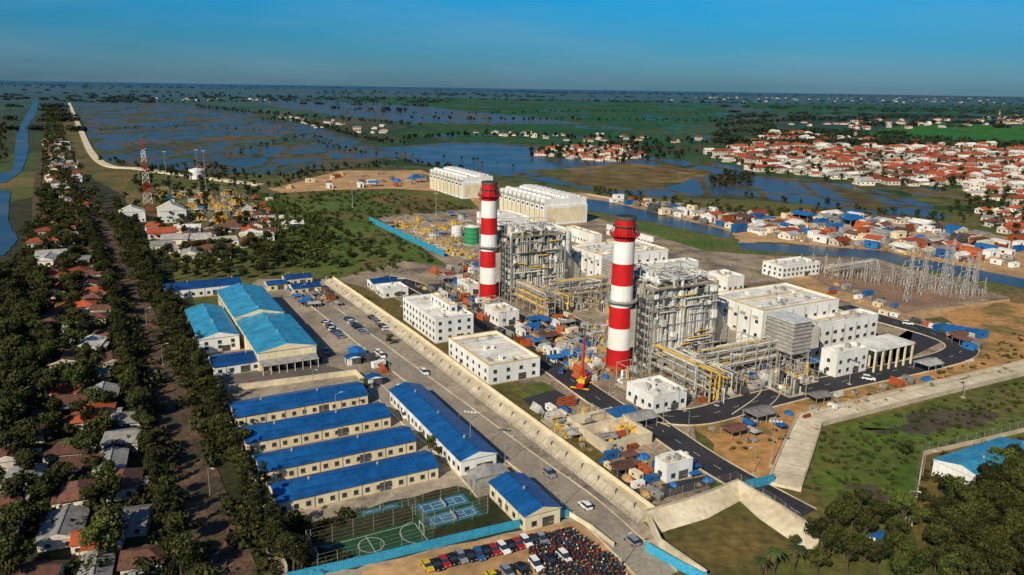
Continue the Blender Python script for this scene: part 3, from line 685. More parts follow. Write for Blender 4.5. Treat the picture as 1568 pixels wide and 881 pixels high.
def rack(name, x0, x1, y, w, zs, n, ax='x', ylw=.25, wx=0):
    mb = MB(); Ln = x1 - x0; k = max(2, int(Ln / 6)); zt = max(zs)
    f = (lambda a, b, z: (a, b, z)) if ax == 'x' else (lambda a, b, z: (b, a, z))
    for i in range(k + 1):
        a = x0 + Ln * i / k
        for b in (y, y + w): mb.beam(f(a, b, 0), f(a, b, zt + .8), .3, steel)
        for z in zs: mb.beam(f(a, y, z - .3), f(a, y + w, z - .3), .28, steel)
        if i < k and i % 2 == 0: mb.beam(f(a, y, 0), f(a + Ln / k, y, zt), .16, steel); mb.beam(f(a, y + w, 0), f(a + Ln / k, y + w, zt), .16, steel)
    for z in zs:
        for b in (y, y + w): mb.beam(f(x0, b, z - .3), f(x1, b, z - .3), .25, steel)
        for j in range(n):
            b = y + w * (j + .5) / n; r = U(.1, .34); m_ = yellow if R() < ylw else random.choice([pipew, pipew, steel, casing])
            s0 = x0 + U(-2, Ln * .25); s1 = x1 - U(-2, Ln * .3); mb.cyl(f(s0, b, z + r), f(s1, b, z + r), r, m_, 8); mb.cyl(f(s1, b, z + r), f(s1, b, U(0, 3)), r, m_, 8)
    X, Y = Wd(0, 0); mb.build(name, (X, Y, 0), UA)

def skid(name, x, y, ylw=.2, sc=1.0, n=14, ext=(6, 5), h=5):
    mb = MB(); ex, ey = ext
    mb.box(-ex, ex, -ey, ey, 0, .4, concrete)
    for i in range(n):
        a, b = U(-ex + 1, ex - 1), U(-ey + 1, ey - 1); k = R(); m_ = yellow if R() < ylw else random.choice([pipew, steel, steel, white, casing, steeld])
        if k < .3: q = U(.4, 1.4); mb.box(a - q, a + q, b - q * .7, b + q * .7, .4, U(1, h * .6), m_)
        elif k < .5: mb.cyl((a, b, .4), (a, b, U(1.5, h)), U(.3, 1.0), m_, 12)
        elif k < .7: mb.cyl((a - 1.5, b, 1.6), (a + 1.5, b, 1.6), U(.4, .9), m_, 12)
        else:
            z = U(1, h * .9); r = U(.1, .25); b2 = U(-ey, ey); mb.cyl((a, b, .4), (a, b, z), r, m_, 6); mb.cyl((a, b, z), (a, b2, z), r, m_, 6); mb.cyl((a, b2, z), (a, b2, .4), r, m_, 6)
    for a in (-ex + .3, 0, ex - .3):
        for b in (-ey + .3, ey - .3): mb.beam((a, b, 0), (a, b, h), .2, steel)
    for b in (-ey + .3, ey - .3): mb.beam((-ex, b, h), (ex, b, h), .2, steel); mb.beam((-ex, b, h * .5), (ex, b, h * .5), .14, yellow if R() < .3 else steel)
    for a in (-ex + .3, 0, ex - .3): mb.beam((a, -ey, h), (a, ey, h), .2, steel)
    X, Y = Wd(x, y); mb.build(name, (X, Y, 0), UA)

wA = L(1090, 452, 20); eA = L(1285, 460, 20); wB = L(1168, 487, 14); eB = L(1345, 484, 14)
x0A, x1A, y0A, y1A = wA[0], eA[0], wA[1], eA[1]
x1B = max(L(1245, 502, 14)[0], eB[0]); y1B = eB[1]
C1 = L(748, 457)
for ox in (0.0, C1[0]):
    boiler(ox)
    bld_local('turbine_hall', x0A + ox, x1A + ox, y0A, y1A, 20, white, whiteroof, rows=(3, 9.5, 15), w=1.6, wh=1.2, sp=5, clutter=20, band=yellow)
    bld_local('turbine_hall_annex', x1A + ox + .05, x1B + ox, y0A + 6, y1B, 14, white, whiteroof, rows=(2.5, 6.2, 10), w=2.0, wh=1.3, sp=4.5, clutter=18)
    mb = MB()
    for z in range(8): mb.box(-7, 7, -5, 5, 9 + z * 1.5, 9 + z * 1.5 + .5, steel); mb.box(-6.6, 6.6, -4.6, 4.6, 9 + z * 1.5 + .5, 10.5 + z * 1.5, louvre)
    mb.box(-7.2, 7.2, -5.2, 5.2, 21, 21.4, pipew); mb.box(-7, 7, 5, 9, 10, 18, casing)
    for x in (-6.5, 0, 6.5):
        for y in (-4.5, 4.5): mb.box(x - .3, x + .3, y - .3, y + .3, 0, 9, steel)
        mb.beam((x, -4.5, 0), (x, 4.5, 9), .2, steel)
    q = L(1207, 510, 15); X, Y = Wd(q[0] + ox, q[1]); mb.build('air_intake_filter_house', (X, Y, 0), UA)
    rack('pipe_rack', 12 + ox, 44 + ox, 6, 6, (5, 8, 11), 7)
    rack('pipe_rack', 14 + ox, 40 + ox, 18, 5, (5, 8), 6, ylw=.4)
    rack('pipe_rack', 16, 60, 24 + ox, 6, (6, 9, 12), 7, ax='y')
    rack('pipe_rack', 2, 62, -26 + ox, 5, (6, 9), 6, ax='y')
    for (x, y) in ((20, 30), (34, 30), (28, 44), (40, 54), (-22, 8), (-24, 28), (-14, -10), (20, -8), (34, 12), (16, 48), (-20, 46), (46, 40), (12, 60), (30, 62), (-34, 16), (-36, 38)):
        skid('process_equipment_skid', x + ox, y, ylw=.2, n=26, ext=(U(4, 7), U(3, 6)), h=U(4, 10))
bld('workshop_building', (1258, 536), (1330, 535), 9, white, whiteroof, rows=(2, 5.5), sp=4, clutter=4)
mb = MB()
a = L(1318, 530, 9); b = L(1384, 520, 9); hx, hy = abs(b[0] - a[0]) / 2 + 5, abs(b[1] - a[1]) / 2
mb.box(-hx, hx, -hy, hy, 8.6, 9.4, whiteroof)
for x in (-hx + .5, 0, hx - .5):
    for i in range(6): y = -hy + .5 + i * (2 * hy - 1) / 5; mb.box(x - .3, x + .3, y - .3, y + .3, 0, 8.6, cream)
mb.box(-hx + .5, -hx + .8, -hy + .5, hy - .5, 0, 8.6, cream)
X, Y = Wd((a[0] + b[0]) / 2, (a[1] + b[1]) / 2); mb.build('covered_loading_bay', (X, Y, 0), UA)

bld('control_building', (617, 458), (725, 484), 10, white, whiteroof, rows=(1.6, 4.8, 8), sp=3.6, clutter=14)
bld('control_building', (660, 452), (700, 468), 13, white, whiteroof, rows=(11,), sp=3.6, clutter=5, band=yellow)
bld('water_treatment_building', (687, 520), (827, 550), 7, white, whiteroof, rows=(1.5, 4.5), sp=4.5, clutter=12, band=yellow)
bld('gate_house', (562, 428), (612, 430), 4, white, blueroofd, 'gy', rh=1)
bld('gate_house', (575, 438), (625, 442), 4, white, whiteroof, 'flat', clutter=3)
bld('electrical_building', (960, 588), (1052, 600), 6, white, whiteroof, rows=(2.5,), clutter=10)
bld('electrical_building', (742, 470), (795, 478), 6, white, whiteroof, rows=(2.5,), clutter=8)
bld('pump_house', (1003, 704), (1061, 706), 5, white, conclight, rows=(1.5,), clutter=4)
bld('substation_building', (1168, 402), (1256, 403), 7, white, whiteroof, rows=(2, 4.8), clutter=8)
bld('storage_building', (730, 326), (812, 334), 8, white, whiteroof, rows=(3,), clutter=8)
bld('storage_building', (815, 345), (870, 352), 9, white, whiteroof, rows=(3,), clutter=8)
bld('storage_building', (868, 348), (922, 360), 9, white, whiteroof, rows=(3,), clutter=6, band=yellow)
bld('storage_building', (930, 345), (1000, 365), 7, white, whiteroof, rows=(3,), clutter=8)
bld('storage_building', (1085, 418), (1140, 424), 9, white, whiteroof, rows=(3,), clutter=8)
bld('storage_building', (700, 430), (735, 437), 5, white, creamroof, rows=(2,), clutter=3)
bld('switchgear_building', (790, 350), (822, 358), 8, casing, whiteroof, rows=(3,), clutter=3)
def engine_hall(pa, pb, h, n):
    a = L(*pa, h); b = L(*pb, h); x0, x1, y0, y1 = min(a[0], b[0]), max(a[0], b[0]), min(a[1], b[1]), max(a[1], b[1])
    cx, cy = (x0 + x1) / 2, (y0 + y1) / 2; A, B = (x1 - x0) / 2, (y1 - y0) / 2; mb = MB()
    mb.box(-A, A, -B, B, 0, h - 5, white)
    for i in range(n):
        s0 = -A + 2 * A * i / n + .8; s1 = -A + 2 * A * (i + 1) / n - .8
        mb.box(s0, s1, -B + .5, B - .5, h - 5, h, white); mb.box(s0, s1, -B - .1, -B + .5, h - 4.4, h - 2.5, casing)
        mb.box(s0, s1, B * .1, B * .5, h, h + 2.0, white)
        for k in range(3):
            y = -B + (k + .5) * 2 * B / 3; mb.cyl(((s0 + s1) / 2, y, h), ((s0 + s1) / 2, y, h + 1.6), min(3.0, (s1 - s0) * .36), white, 14)
            mb.cyl(((s0 + s1) / 2, y, h + 1.6), ((s0 + s1) / 2, y, h + 1.62), min(2.5, (s1 - s0) * .28), steel, 14)
        mb.box(s0 + .5, s1 - .5, -B - .1, -B, 2, h - 8.5, cream); mb.box(s0 + 1.5, s1 - 1.5, -B - .15, -B, h - 7.5, h - 6, darkopen)
        mb.box(s0 - .5, s0 - .1, -B - .6, -B, 0, h, steel)
    mb.box(A, A + .1, -B + 2, B - 2, 2, h - 7, cream)
    X, Y = Wd(cx, cy); mb.build('cooling_tower_block', (X, Y, 0), UA)
engine_hall((658, 259), (756, 270), 20, 9); engine_hall((765, 288), (900, 302), 20, 10)

def tank(name, px, r, h, mat, top=None):
    X, Y = S(*px); mb = MB(); mb.cyl((0, 0, 0), (0, 0, .5), r + .6, concrete, 28); mb.cyl((0, 0, .5), (0, 0, h), r, mat, 28); mb.cyl((0, 0, h), (0, 0, h + r * .22), r, top or mat, 28, .3)
    for i in range(1, 4): mb.cyl((0, 0, h * i / 4), (0, 0, h * i / 4 + .2), r + .1, steel, 28)
    mb.beam((r, 0, 0), (r, 0, h + 1), .3, steel)
    for i in range(20):
        t = i * .314; mb.beam((math.cos(t) * r, math.sin(t) * r, h), (math.cos(t) * r, math.sin(t) * r, h + 1), .08, yellow)
    mb.build(name, (X, Y, 0))
tank('storage_tank', (723, 374), 5.5, 12, greent, white); tank('storage_tank', (745, 366), 5, 9, white); tank('storage_tank', (302, 274), 8, 10, white); tank('storage_tank', (700, 362), 4, 7, white)
tank('storage_tank', (905, 392), 4, 9, white); tank('storage_tank', (865, 390), 3.5, 14, white)
def basin(name, pa, pb, h=2.2, water_=False):
    a = L(*pa); b = L(*pb); x0, x1, y0, y1 = min(a[0], b[0]), max(a[0], b[0]), min(a[1], b[1]), max(a[1], b[1]); cx, cy = (x0 + x1) / 2, (y0 + y1) / 2; A, B = (x1 - x0) / 2, (y1 - y0) / 2; mb = MB()
    ring(mb, A, B, .6, 0, h, conclight)
    mb.box(-A + .6, A - .6, -B + .6, B - .6, 0, .5, rivw if water_ else concrete)
    mb.box(-A * .3, -A * .3 + .5, -B + .6, B - .6, .5, h - .2, conclight)
    X, Y = Wd(cx, cy); mb.build(name, (X, Y, .2), UA)
basin('concrete_settling_basin', (868, 655), (998, 680), 3.6); basin('concrete_settling_basin', (835, 640), (880, 650), 2, True)
for p in ((850, 650), (862, 664), (905, 640), (960, 660), (935, 690)):
    q = L(*p); skid('yellow_pipe_manifold', q[0], q[1], ylw=.8, n=12, ext=(4, 3), h=3)
mb = MB(); mb.box(-5, 5, -1.3, 1.3, .8, 2, redp); mb.box(3.2, 5, -1.3, 1.3, 2, 3.2, redp); mb.box(3.6, 5.02, -1.1, 1.1, 2.3, 3.0, glass); mb.box(-3, 1, -1.2, 1.2, 2, 3.4, yellow)
for x in (-4, -2.5, 2, 3.8):
    for y in (-1.4, 1.1): mb.cyl((x, y, .6), (x, y + .3, .6), .6, rubber, 12)
for x in (-4.5, 2.5): mb.box(x - .2, x + .2, -3.4, 3.4, .5, .9, yellow)
mb.beam((-1, 0, 3), (-.6, 0, 18), .5, redp); mb.beam((-.6, 0, 18), (-.3, 0, 23), .3, steeld); mb.cyl((-.3, 0, 23), (.4, 0, 10), .05, steeld, 4)
X, Y = S(893, 592); mb.build('mobile_crane', (X, Y, .3), 1.2)

for p in ((625, 348), (650, 358), (672, 352), (690, 372), (640, 340), (705, 345), (660, 372), (700, 388), (720, 392), (612, 345), (678, 382)):
    q = L(*p); skid('gas_metering_skid', q[0], q[1], ylw=.7, n=26, ext=(10, 7), h=4)
for (p, e) in (((290, 318), 12), ((320, 310), 12), ((345, 325), 12), ((365, 312), 12), ((300, 335), 12), ((335, 340), 10), ((385, 322), 10), ((275, 300), 10), ((250, 300), 8), ((310, 300), 12), ((350, 300), 10), ((270, 330), 8), ((400, 330), 8), ((330, 318), 12), ((372, 332), 10)):
    q = L(*p); skid('gas_processing_skid', q[0], q[1], ylw=.8, n=34, ext=(e, e * .6), h=U(4, 8))
bld('compressor_house', (182, 322), (222, 324), 8, white, creamroof, 'gx', rh=4); bld('compressor_house', (240, 318), (285, 322), 9, white, creamroof, 'gx', rh=5)
def lattice(name, px, H, w0, w1, bands=True, mat=None, arms=0, dish=0):
    X, Y = S(*px); mb = MB(); n = max(6, int(H / 4))
    for i in range(n):
        z0, z1 = H * i / n, H * (i + 1) / n; a = (w0 + (w1 - w0) * i / n) / 2; b = (w0 + (w1 - w0) * (i + 1) / n) / 2
        m_ = (redp if (i * 7 // n) % 2 == 0 else chwhite) if bands else (mat or steel)
        C = [(1, 1), (-1, 1), (-1, -1), (1, -1)]; bw = max(.12, w0 * .018)
        for k in range(4):
            c, d = C[k], C[(k + 1) % 4]
            mb.beam((c[0] * a, c[1] * a, z0), (c[0] * b, c[1] * b, z1), bw * 1.5, m_); mb.beam((c[0] * a, c[1] * a, z0), (d[0] * b, d[1] * b, z1), bw * .8, m_); mb.beam((d[0] * a, d[1] * a, z0), (c[0] * b, c[1] * b, z1), bw * .8, m_); mb.beam((c[0] * b, c[1] * b, z1), (d[0] * b, d[1] * b, z1), bw, m_)
    for k in range(dish):
        t = k * 1.7; z = H * U(.75, .98); mb.cyl((math.cos(t) * 1.5, math.sin(t) * 1.5, z), (math.cos(t) * 1.8, math.sin(t) * 1.8, z), .6, chwhite, 12)
    if bands: mb.beam((0, 0, H), (0, 0, H + 4), .15, steel)
    for k in range(arms):
        z = H * (.6 + .15 * k); mb.beam((-5, 0, z), (5, 0, z), .35, steel)
        for s_ in (-5, 5): mb.cyl((s_, 0, z), (s_, 0, z - 2), .15, casing, 6)
    mb.build(name, (X, Y, 0), .4)
lattice('telecom_tower', (229, 328), 58, 7, 2.0, dish=4)
lattice('telecom_tower', (1309, 214), 45, 5, 1.5); lattice('telecom_tower', (1416, 270), 40, 5, 1.5)
for p, h in (((1388, 462), 24), ((1410, 452), 26), ((1440, 452), 24), ((1450, 444), 28), ((1490, 446), 22), ((1475, 458), 20)): lattice('transmission_gantry_tower', p, h, 2.6, .9, False, arms=3)
lattice('telecom_tower', (1527, 195), 50, 6, 2)
def mast(name, px, H, r=.25, lamps=0, z=0):
    X, Y = S(*px); mb = MB(); mb.cyl((0, 0, 0), (0, 0, H), r, steel, 8, r * .5); mb.box(-.6, .6, -.6, .6, 0, .6, concrete)
    if lamps:
        mb.beam((-1.6, 0, H), (1.6, 0, H), .15, steel)
        for k in range(lamps): x = -1.5 + 3 * k / max(1, lamps - 1); mb.box(x - .3, x + .3, -.3, .2, H - .1, H + .4, pipew)
    mb.build(name, (X, Y, 0), U(-.5, .5))
for p, h in (((256, 285), 34), ((305, 290), 38), ((316, 292), 38), ((540, 318), 22), ((668, 330), 18)): mast('floodlight_mast', p, h, .3, 4)
for p in ((1475, 610), (1180, 715), (905, 470), (860, 540), (615, 470), (1060, 610), (1300, 590), (1120, 600), (720, 700)): mast('floodlight_mast', p, 14, .14, 4)
def lamp(H=8):
    mb = MB(); mb.cyl((0, 0, 0), (0, 0, H), .12, steel, 6, .07); mb.cyl((0, 0, H), (1.8, 0, H + .5), .06, steel, 5); mb.box(1.6, 2.5, -.18, .18, H + .4, H + .58, pipew); mb.box(-.25, .25, -.25, .25, 0, .4, concrete)
    return mb.mesh('street_lamp')
LM = lamp()
for px, off in (([(585, 425), (740, 497), (905, 604), (1010, 662)], 6), ([(1060, 640), (1250, 594), (1400, 562)], 7), ([(455, 440), (600, 552), (700, 628), (810, 712), (900, 780), (1010, 885)], -6), ([(1030, 672), (1160, 752)], 6), ([(1400, 800), (1440, 690)], 2)):
    p = resample([S(*q) for q in px], 28); ns = normals(p)
    for (x, y), (nx, ny) in zip(p, ns): obj('street_lamp', LM, (x + nx * off, y + ny * off, 0), math.atan2(-ny * off, -nx * off))
for p in ((322, 760), (515, 640), (480, 600), (250, 560), (225, 500)):
    x, y = S(*p); obj('street_lamp', LM, (x, y, 0), U(0, 6), 1.0)

SW = [S(*p) for p in [(1205, 400), (1310, 396), (1520, 455), (1385, 476), (1257, 432)]]
for i in range(5):
    for j in range(7):
        q0 = L(1240 + j * 40, 415 + j * 6); x, y = q0[0] + i * 9 - 12, q0[1]
        if not inside(*Wd(x, y), SW): continue
        mb = MB(); H = 8
        for yy in (-5, 5): mb.beam((0, yy, 0), (0, yy, H + 2), .28, steel)
        mb.beam((0, -5, H), (0, 5, H), .3, steel)
        for yy in (-3, 0, 3): mb.cyl((2, yy, 0), (2, yy, 2.6), .2, steel, 6); mb.cyl((2, yy, 2.6), (2, yy, 5), .24, casing, 8); mb.box(1.6, 2.4, yy - .4, yy + .4, 5, 5.3, steel); mb.cyl((-6, yy, H - 1), (4, yy, H - 1), .06, steel, 4)
        X, Y = Wd(x, y); mb.build('switchyard_gantry', (X, Y, 0), UA)
bld('relay_house', (1262, 408), (1300, 412), 4, cream, conclight, rows=(1.5,), clutter=2)
a = L(1262, 425); b = L(1400, 432)
rack('busbar_structure', a[1], b[1], a[0], 5, (5, 7), 4, ax='y', ylw=.1)

# ================================================================== CAMP
for pa, pb in (((350, 617), (563, 604)), ((366, 655), (598, 637)), ((388, 698), (637, 674)), ((411, 742), (671, 714))):
    bld('barrack_block', pa, pb, 4, cream, blueroof, 'gy', rh=1.8, rows=(1.3,), w=1.2, wh=1.2, sp=3)
bld('office_block', (597, 597), (760, 694), 5, white, blueroof, 'gx', rh=1.8, rows=(1.6,), sp=3)
bld('canteen_building', (750, 738), (858, 777), 4.5, cream, blueroof, 'gx', rh=1.6, rows=(1.4,))
bld('utility_shed', (716, 722), (778, 722), 4, greyroof, greyroof, 'gx', rh=1.0, rows=())
wA_ = L(333, 447, 8); eA_ = L(480, 527, 8); xm = wA_[0] + (eA_[0] - wA_[0]) * .52
bld_local('warehouse', wA_[0], xm, wA_[1], eA_[1] - 1, 8.6, cream, cyanroof, 'gx', rh=2.6, rows=(2, 5), sp=4)
bld_local('warehouse', xm + .1, eA_[0], wA_[1] + .5, eA_[1] + 1, 7.4, cream, cyanroof, 'gx', rh=2.4, rows=(), sp=4)
mb = MB(); hw = (eA_[1] - wA_[1]) / 2
mb.add([(0, -hw, 4.4), (5, -hw, 3.6), (5, hw, 3.6), (0, hw, 4.4), (0, -hw, 4.5), (5, -hw, 3.7), (5, hw, 3.7), (0, hw, 4.5)], [(3, 2, 1, 0), (4, 5, 6, 7), (0, 1, 5, 4), (1, 2, 6, 5), (2, 3, 7, 6)], greyroof)
for i in range(8): y = -hw + .4 + i * (2 * hw - .8) / 7; mb.box(4.6, 4.8, y - .12, y + .12, 0, 3.6, cream); mb.box(.1, .25, y + .6, y + 2.6, .2, 3.6, darkopen)
X, Y = Wd(eA_[0] + .1, (wA_[1] + eA_[1]) / 2 + .7); mb.build('warehouse_lean_to', (X, Y, 0), UA)
bld('warehouse', (284, 475), (366, 513), 6.5, white, cyanroof, 'gx', rh=2.2, rows=(2, 4), sp=4)
bld('storage_shed', (319, 545), (400, 552), 4, white, blueroofd, 'gy', rh=1.6, rows=(1.4,))
bld('storage_shed', (250, 437), (370, 434), 5, white, blueroofd, 'gy', rh=2, rows=(1.4,))
bld('site_office', (432, 424), (478, 424), 4, cream, blueroofd, 'gy', rh=1.5); bld('site_office', (442, 436), (492, 438), 3.5, cream, blueroofd, 'gy', rh=1.3); bld('site_office', (405, 432), (440, 434), 3.5, cream, blueroof, 'gy', rh=1.2)
bld('guard_house', (528, 545), (552, 547), 3.2, white, blueroof, 'gx', rh=.8); bld('guard_house', (560, 576), (585, 578), 3.2, white, blueroof, 'gx', rh=.8)
bld('storage_shed', (1430, 704), (1620, 704), 5, white, cyanroof, 'gy', rh=2, rows=())
bld('storage_shed', (1330, 822), (1372, 826), 3, white, bluem, 'gy', rh=.8, rows=())
bld('low_shed', (300, 365), (365, 367), 4, white, creamroof, 'gy', rh=1.2); bld('low_shed', (365, 360), (420, 360), 4, white, creamroof, 'gy', rh=1.2)
wallrun('compound_wall', [(352, 600), (545, 575), (560, 590)], 2.2, .25, conclight)
wallrun('compound_wall', [(338, 588), (352, 650), (385, 730), (412, 800), (440, 880)], 2.0, .25, concrete)

def court(name, pa, pb, surf, kind, h=.3):
    a = L(*pa); b = L(*pb); x0, x1, y0, y1 = min(a[0], b[0]), max(a[0], b[0]), min(a[1], b[1]), max(a[1], b[1]); cx, cy = (x0 + x1) / 2, (y0 + y1) / 2; A, B = (x1 - x0) / 2, (y1 - y0) / 2; mb = MB()
    mb.box(-A, A, -B, B, 0, .3, surf); z0, z1 = .3, .306; t = .07; m_ = 1.2
    def ln(p, q, r, s_): mb.box(p - t, q + t, r - t, s_ + t, z0 - .01, z1, linew)
    if kind == 'futsal':
        ln(-A + m_, A - m_, -B + m_, -B + m_); ln(-A + m_, A - m_, B - m_, B - m_); ln(-A + m_, -A + m_, -B + m_ + .2, B - m_ - .2); ln(A - m_, A - m_, -B + m_ + .2, B - m_ - .2)
        ln(-A + m_ + .2, A - m_ - .2, 0, 0)
        for (ox, oy, rr, a0, a1) in ((0, 0, 3, 0, 6.283), (0, -B + m_, 5, .05, 3.09), (0, B - m_, 5, 3.19, 6.23)):
            p = [(ox + math.cos(t_) * rr, oy + math.sin(t_) * rr) for t_ in np.linspace(a0, a1, 40)]; ribbon(mb, p, -t, t, z0 + .008, z1 + .01, linew)
        for s_ in (-1, 1):
            y = s_ * (B - 1)
            for x in (-1.5, 1.5): mb.cyl((x, y, .3), (x, y, 2.4), .08, linew, 6)
            mb.cyl((-1.5, y, 2.4), (1.5, y, 2.4), .08, linew, 6)
    else:
        xs = (-A / 2, A / 2) if A > B * .8 else (0,)
        for xo in xs:
            hw = A / len(xs) - 1.8; hl = B - 2.5
            mb.box(xo - hw - 1, xo + hw + 1, -hl - 1, hl + 1, .302, .31, courtb)
            def l2(p, q, r, s_): mb.box(p - t, q + t, r - t, s_ + t, .311, .318, linew)
            l2(xo - hw, xo + hw, -hl, -hl); l2(xo - hw, xo + hw, hl, hl); l2(xo - hw, xo - hw, -hl + .2, hl - .2); l2(xo + hw, xo + hw, -hl + .2, hl - .2); l2(xo, xo, -hl * .5, hl * .5); l2(xo - hw + .2, xo + hw - .2, -hl * .55, -hl * .55); l2(xo - hw + .2, xo + hw - .2, hl * .55, hl * .55)
            mb.box(xo - hw - .5, xo + hw + .5, -.03, .03, .35, 1.3, steel)
    X, Y = Wd(cx, cy); mb.build(name, (X, Y, .12), UA)
    pts = [Wd(x0, y0), Wd(x1, y0), Wd(x1, y1), Wd(x0, y1), Wd(x0, y0)]; fence('court_fence', pts, 5, 5, world=True, mat=steel, n=5)
court('tennis_court', (625, 776), (748, 790), courtg, 'tennis'); court('futsal_court', (470, 842), (665, 832), courtg, 'futsal'); court('badminton_court', (542, 786), (622, 778), courtg, 'tennis')

# ================================================================== HOUSES
def house(seed, roofm, hip=False, two=False):
    random.seed(seed); a, b, h = U(3.5, 5), U(4.5, 7), (6.2 if two else 3.2); mb = MB(); mb.box(-a, a, -b, b, 0, h, housew); windows(mb, -a, a, -b, b, (1.1,) + ((4.2,) if two else ()), 1.2, 1.1, 3)
    mb.box(a - .1, a + .07, -.5, .5, 0, 2.1, woodm)
    if hip:
        o = .7; rh = U(1.8, 2.4); c = b - a * .8
        V = [(-a - o, -b - o, h), (a + o, -b - o, h), (a + o, b + o, h), (-a - o, b + o, h), (0, -c, h + rh), (0, c, h + rh)]; mb.add(V, [(0, 1, 4), (1, 2, 5, 4), (2, 3, 5), (3, 0, 4, 5), (3, 2, 1, 0)], roofm)
    else: mb.gable(-a, a, -b, b, h, U(1.4, 2.3), 'y', roofm, housew, .6)
    if R() < .7: mb.box(a, a + 2.6, -b * .6, b * .4, 2.5, 2.65, random.choice([greyroof, roofm])); mb.box(a + 2.3, a + 2.5, -b * .6, -b * .6 + .2, 0, 2.5, woodm); mb.box(a + 2.3, a + 2.5, b * .3, b * .3 + .2, 0, 2.5, woodm)
    if R() < .5: mb.box(-a - 2.2, -a, -b * .8, b * .1, 0, 2.4, housew); mb.box(-a - 2.5, -a, -b * .8 - .3, b * .1 + .3, 2.4, 2.55, rustroof)
    return mb.mesh('village_house')
HM = [house(1, redroof), house(2, redroof, True), house(3, rustroof), house(4, rustroof, True), house(5, greyroof), house(6, whiteroof), house(7, whiteroof, False, True), house(8, redroof, True, True), house(9, greyroof), house(10, bluem)]
random.seed(99)
def village(px, n, w, mind=11, ang=None, s=(.85, 1.25), jit=.2, name='village_house'):
    pts = scatter(px, n, mind)
    for x, y in pts:
        if inside(x, y, RIVW): continue
        a = (UA if ang is None else ang) + U(-jit, jit) + random.choice([0, math.pi / 2]); q = U(*s); obj(name, random.choices(HM, w)[0], (x, y, .25), a, (q * U(.85, 1.15), q * U(.8, 1.2), q * U(.85, 1.1)))
    return pts
wR = [6, 6, 3, 2, 1.5, 2.5, 2.5, 5, .7, .05]; wL = [2, 2, 6, 6, 3, .8, .1, .3, 3, .2]
village([(1080, 236), (1150, 222), (1180, 205), (1290, 212), (1400, 222), (1568, 228), (1600, 300), (1480, 288), (1330, 285), (1240, 272), (1150, 262)], 640, wR, 12, .2, (1.0, 1.7))
village([(1400, 270), (1600, 270), (1600, 330), (1520, 310)], 50, wR, 12, .2, (1, 1.4))
village([(820, 238), (850, 228), (960, 226), (985, 240), (930, 250)], 60, [6, 6, 4, 2, 1, .5, 0, 1, 0, 0], 13, .1, (1, 1.5))
village([(690, 200), (820, 205), (1080, 215), (1080, 225), (830, 215)], 28, wL, 14, .1, (.9, 1.3))
village([(1500, 325), (1580, 330), (1580, 370), (1520, 350)], 14, wR, 12)
village([(400, 178), (440, 178), (590, 192), (600, 206), (520, 205)], 30, wL, 14, 0, (.9, 1.3)); village([(230, 150), (420, 152), (420, 158), (240, 156)], 14, wL, 20, 0, (1.0, 1.5))
village([(1180, 190), (1600, 178), (1600, 190), (1320, 200)], 80, wR, 16, 0, (1.1, 1.6)); village([(1000, 148), (1500, 150), (1560, 160), (1000, 156)], 70, wL, 25, 0, (1.2, 1.9))
village([(70, 215), (100, 218), (130, 300), (155, 400), (150, 440), (60, 400), (75, 300)], 80, wL, 12, -1.2)
village([(60, 430), (150, 420), (185, 560), (200, 690), (230, 881), (190, 881), (150, 700), (90, 560)], 66, wL, 12, -1.25, (.8, 1.1))
village([(5, 620), (110, 590), (150, 760), (160, 900), (0, 900)], 26, [2, 1, 6, 5, 2, .0, 0, 0, 2, 0], 11, -1.3, (.75, 1.0))
village([(230, 350), (420, 340), (440, 365), (330, 400), (250, 400)], 26, wL, 12, -1.2); village([(360, 330), (430, 325), (450, 350), (400, 350)], 8, wL, 12, -1.2)

def cab(c):
    mb = MB(); mb.box(-3, 3, -1.25, 1.25, .15, 2.7, c); mb.box(-3.1, 3.1, -1.35, 1.35, 2.7, 2.8, c)
    for i in range(10): mb.box(-2.9 + i * .62, -2.75 + i * .62, -1.31, 1.31, .2, 2.65, c)
    mb.box(2.98, 3.06, -.5, .5, .2, 2.2, steeld); mb.box(-1, .2, -1.36, -1.2, 1.2, 2.0, glass); return mb.mesh('site_container')
orangeP = M('orange_container', (.42, .10, .03), None, .5, .6, objrand=.4)
CT = [cab(bluem), cab(white), cab(orangeP), cab(greyroof), cab(cream), cab(greyroof), cab(white)]
def stack(c, kind):
    mb = MB()
    if kind == 0:
        for i in range(5):
            for j in range(5 - i): mb.cyl((-3, -1.4 + j * .7 + i * .35, .35 + i * .6), (3, -1.4 + j * .7 + i * .35, .35 + i * .6), .33, c, 8)
    elif kind == 1:
        for i in range(14): x, y, q = U(-2, 2), U(-1.6, 1.6), U(.3, .9); mb.box(x - q, x + q, y - q * .6, y + q * .6, 0, U(.4, 1.7), random.choice([c, woodm, steel]))
    else:
        V = []; n = 12
        for k, (rr, z) in enumerate(((2.6, 0), (2.0, .9), (1.0, 1.7))):
            for i in range(n): t = 6.283 * i / n; q = rr * U(.8, 1.15); V.append((math.cos(t) * q * 1.3, math.sin(t) * q, z * U(.8, 1.2)))
        V.append((0, 0, 2)); fs = [(k * n + i, k * n + (i + 1) % n, (k + 1) * n + (i + 1) % n, (k + 1) * n + i) for k in range(2) for i in range(n)] + [(2 * n + i, 2 * n + (i + 1) % n, 3 * n) for i in range(n)]
        mb.add(V, fs, c)
    return mb.mesh('stock')
def canopy(c):
    mb = MB(); mb.gable(-4, 4, -3, 3, 3, 1, 'x', c, c, .3)
    for x in (-3.8, 0, 3.8):
        for y in (-2.8, 2.8): mb.beam((x, y, 0), (x, y, 3), .15, steel)
    return mb.mesh('work_shelter')
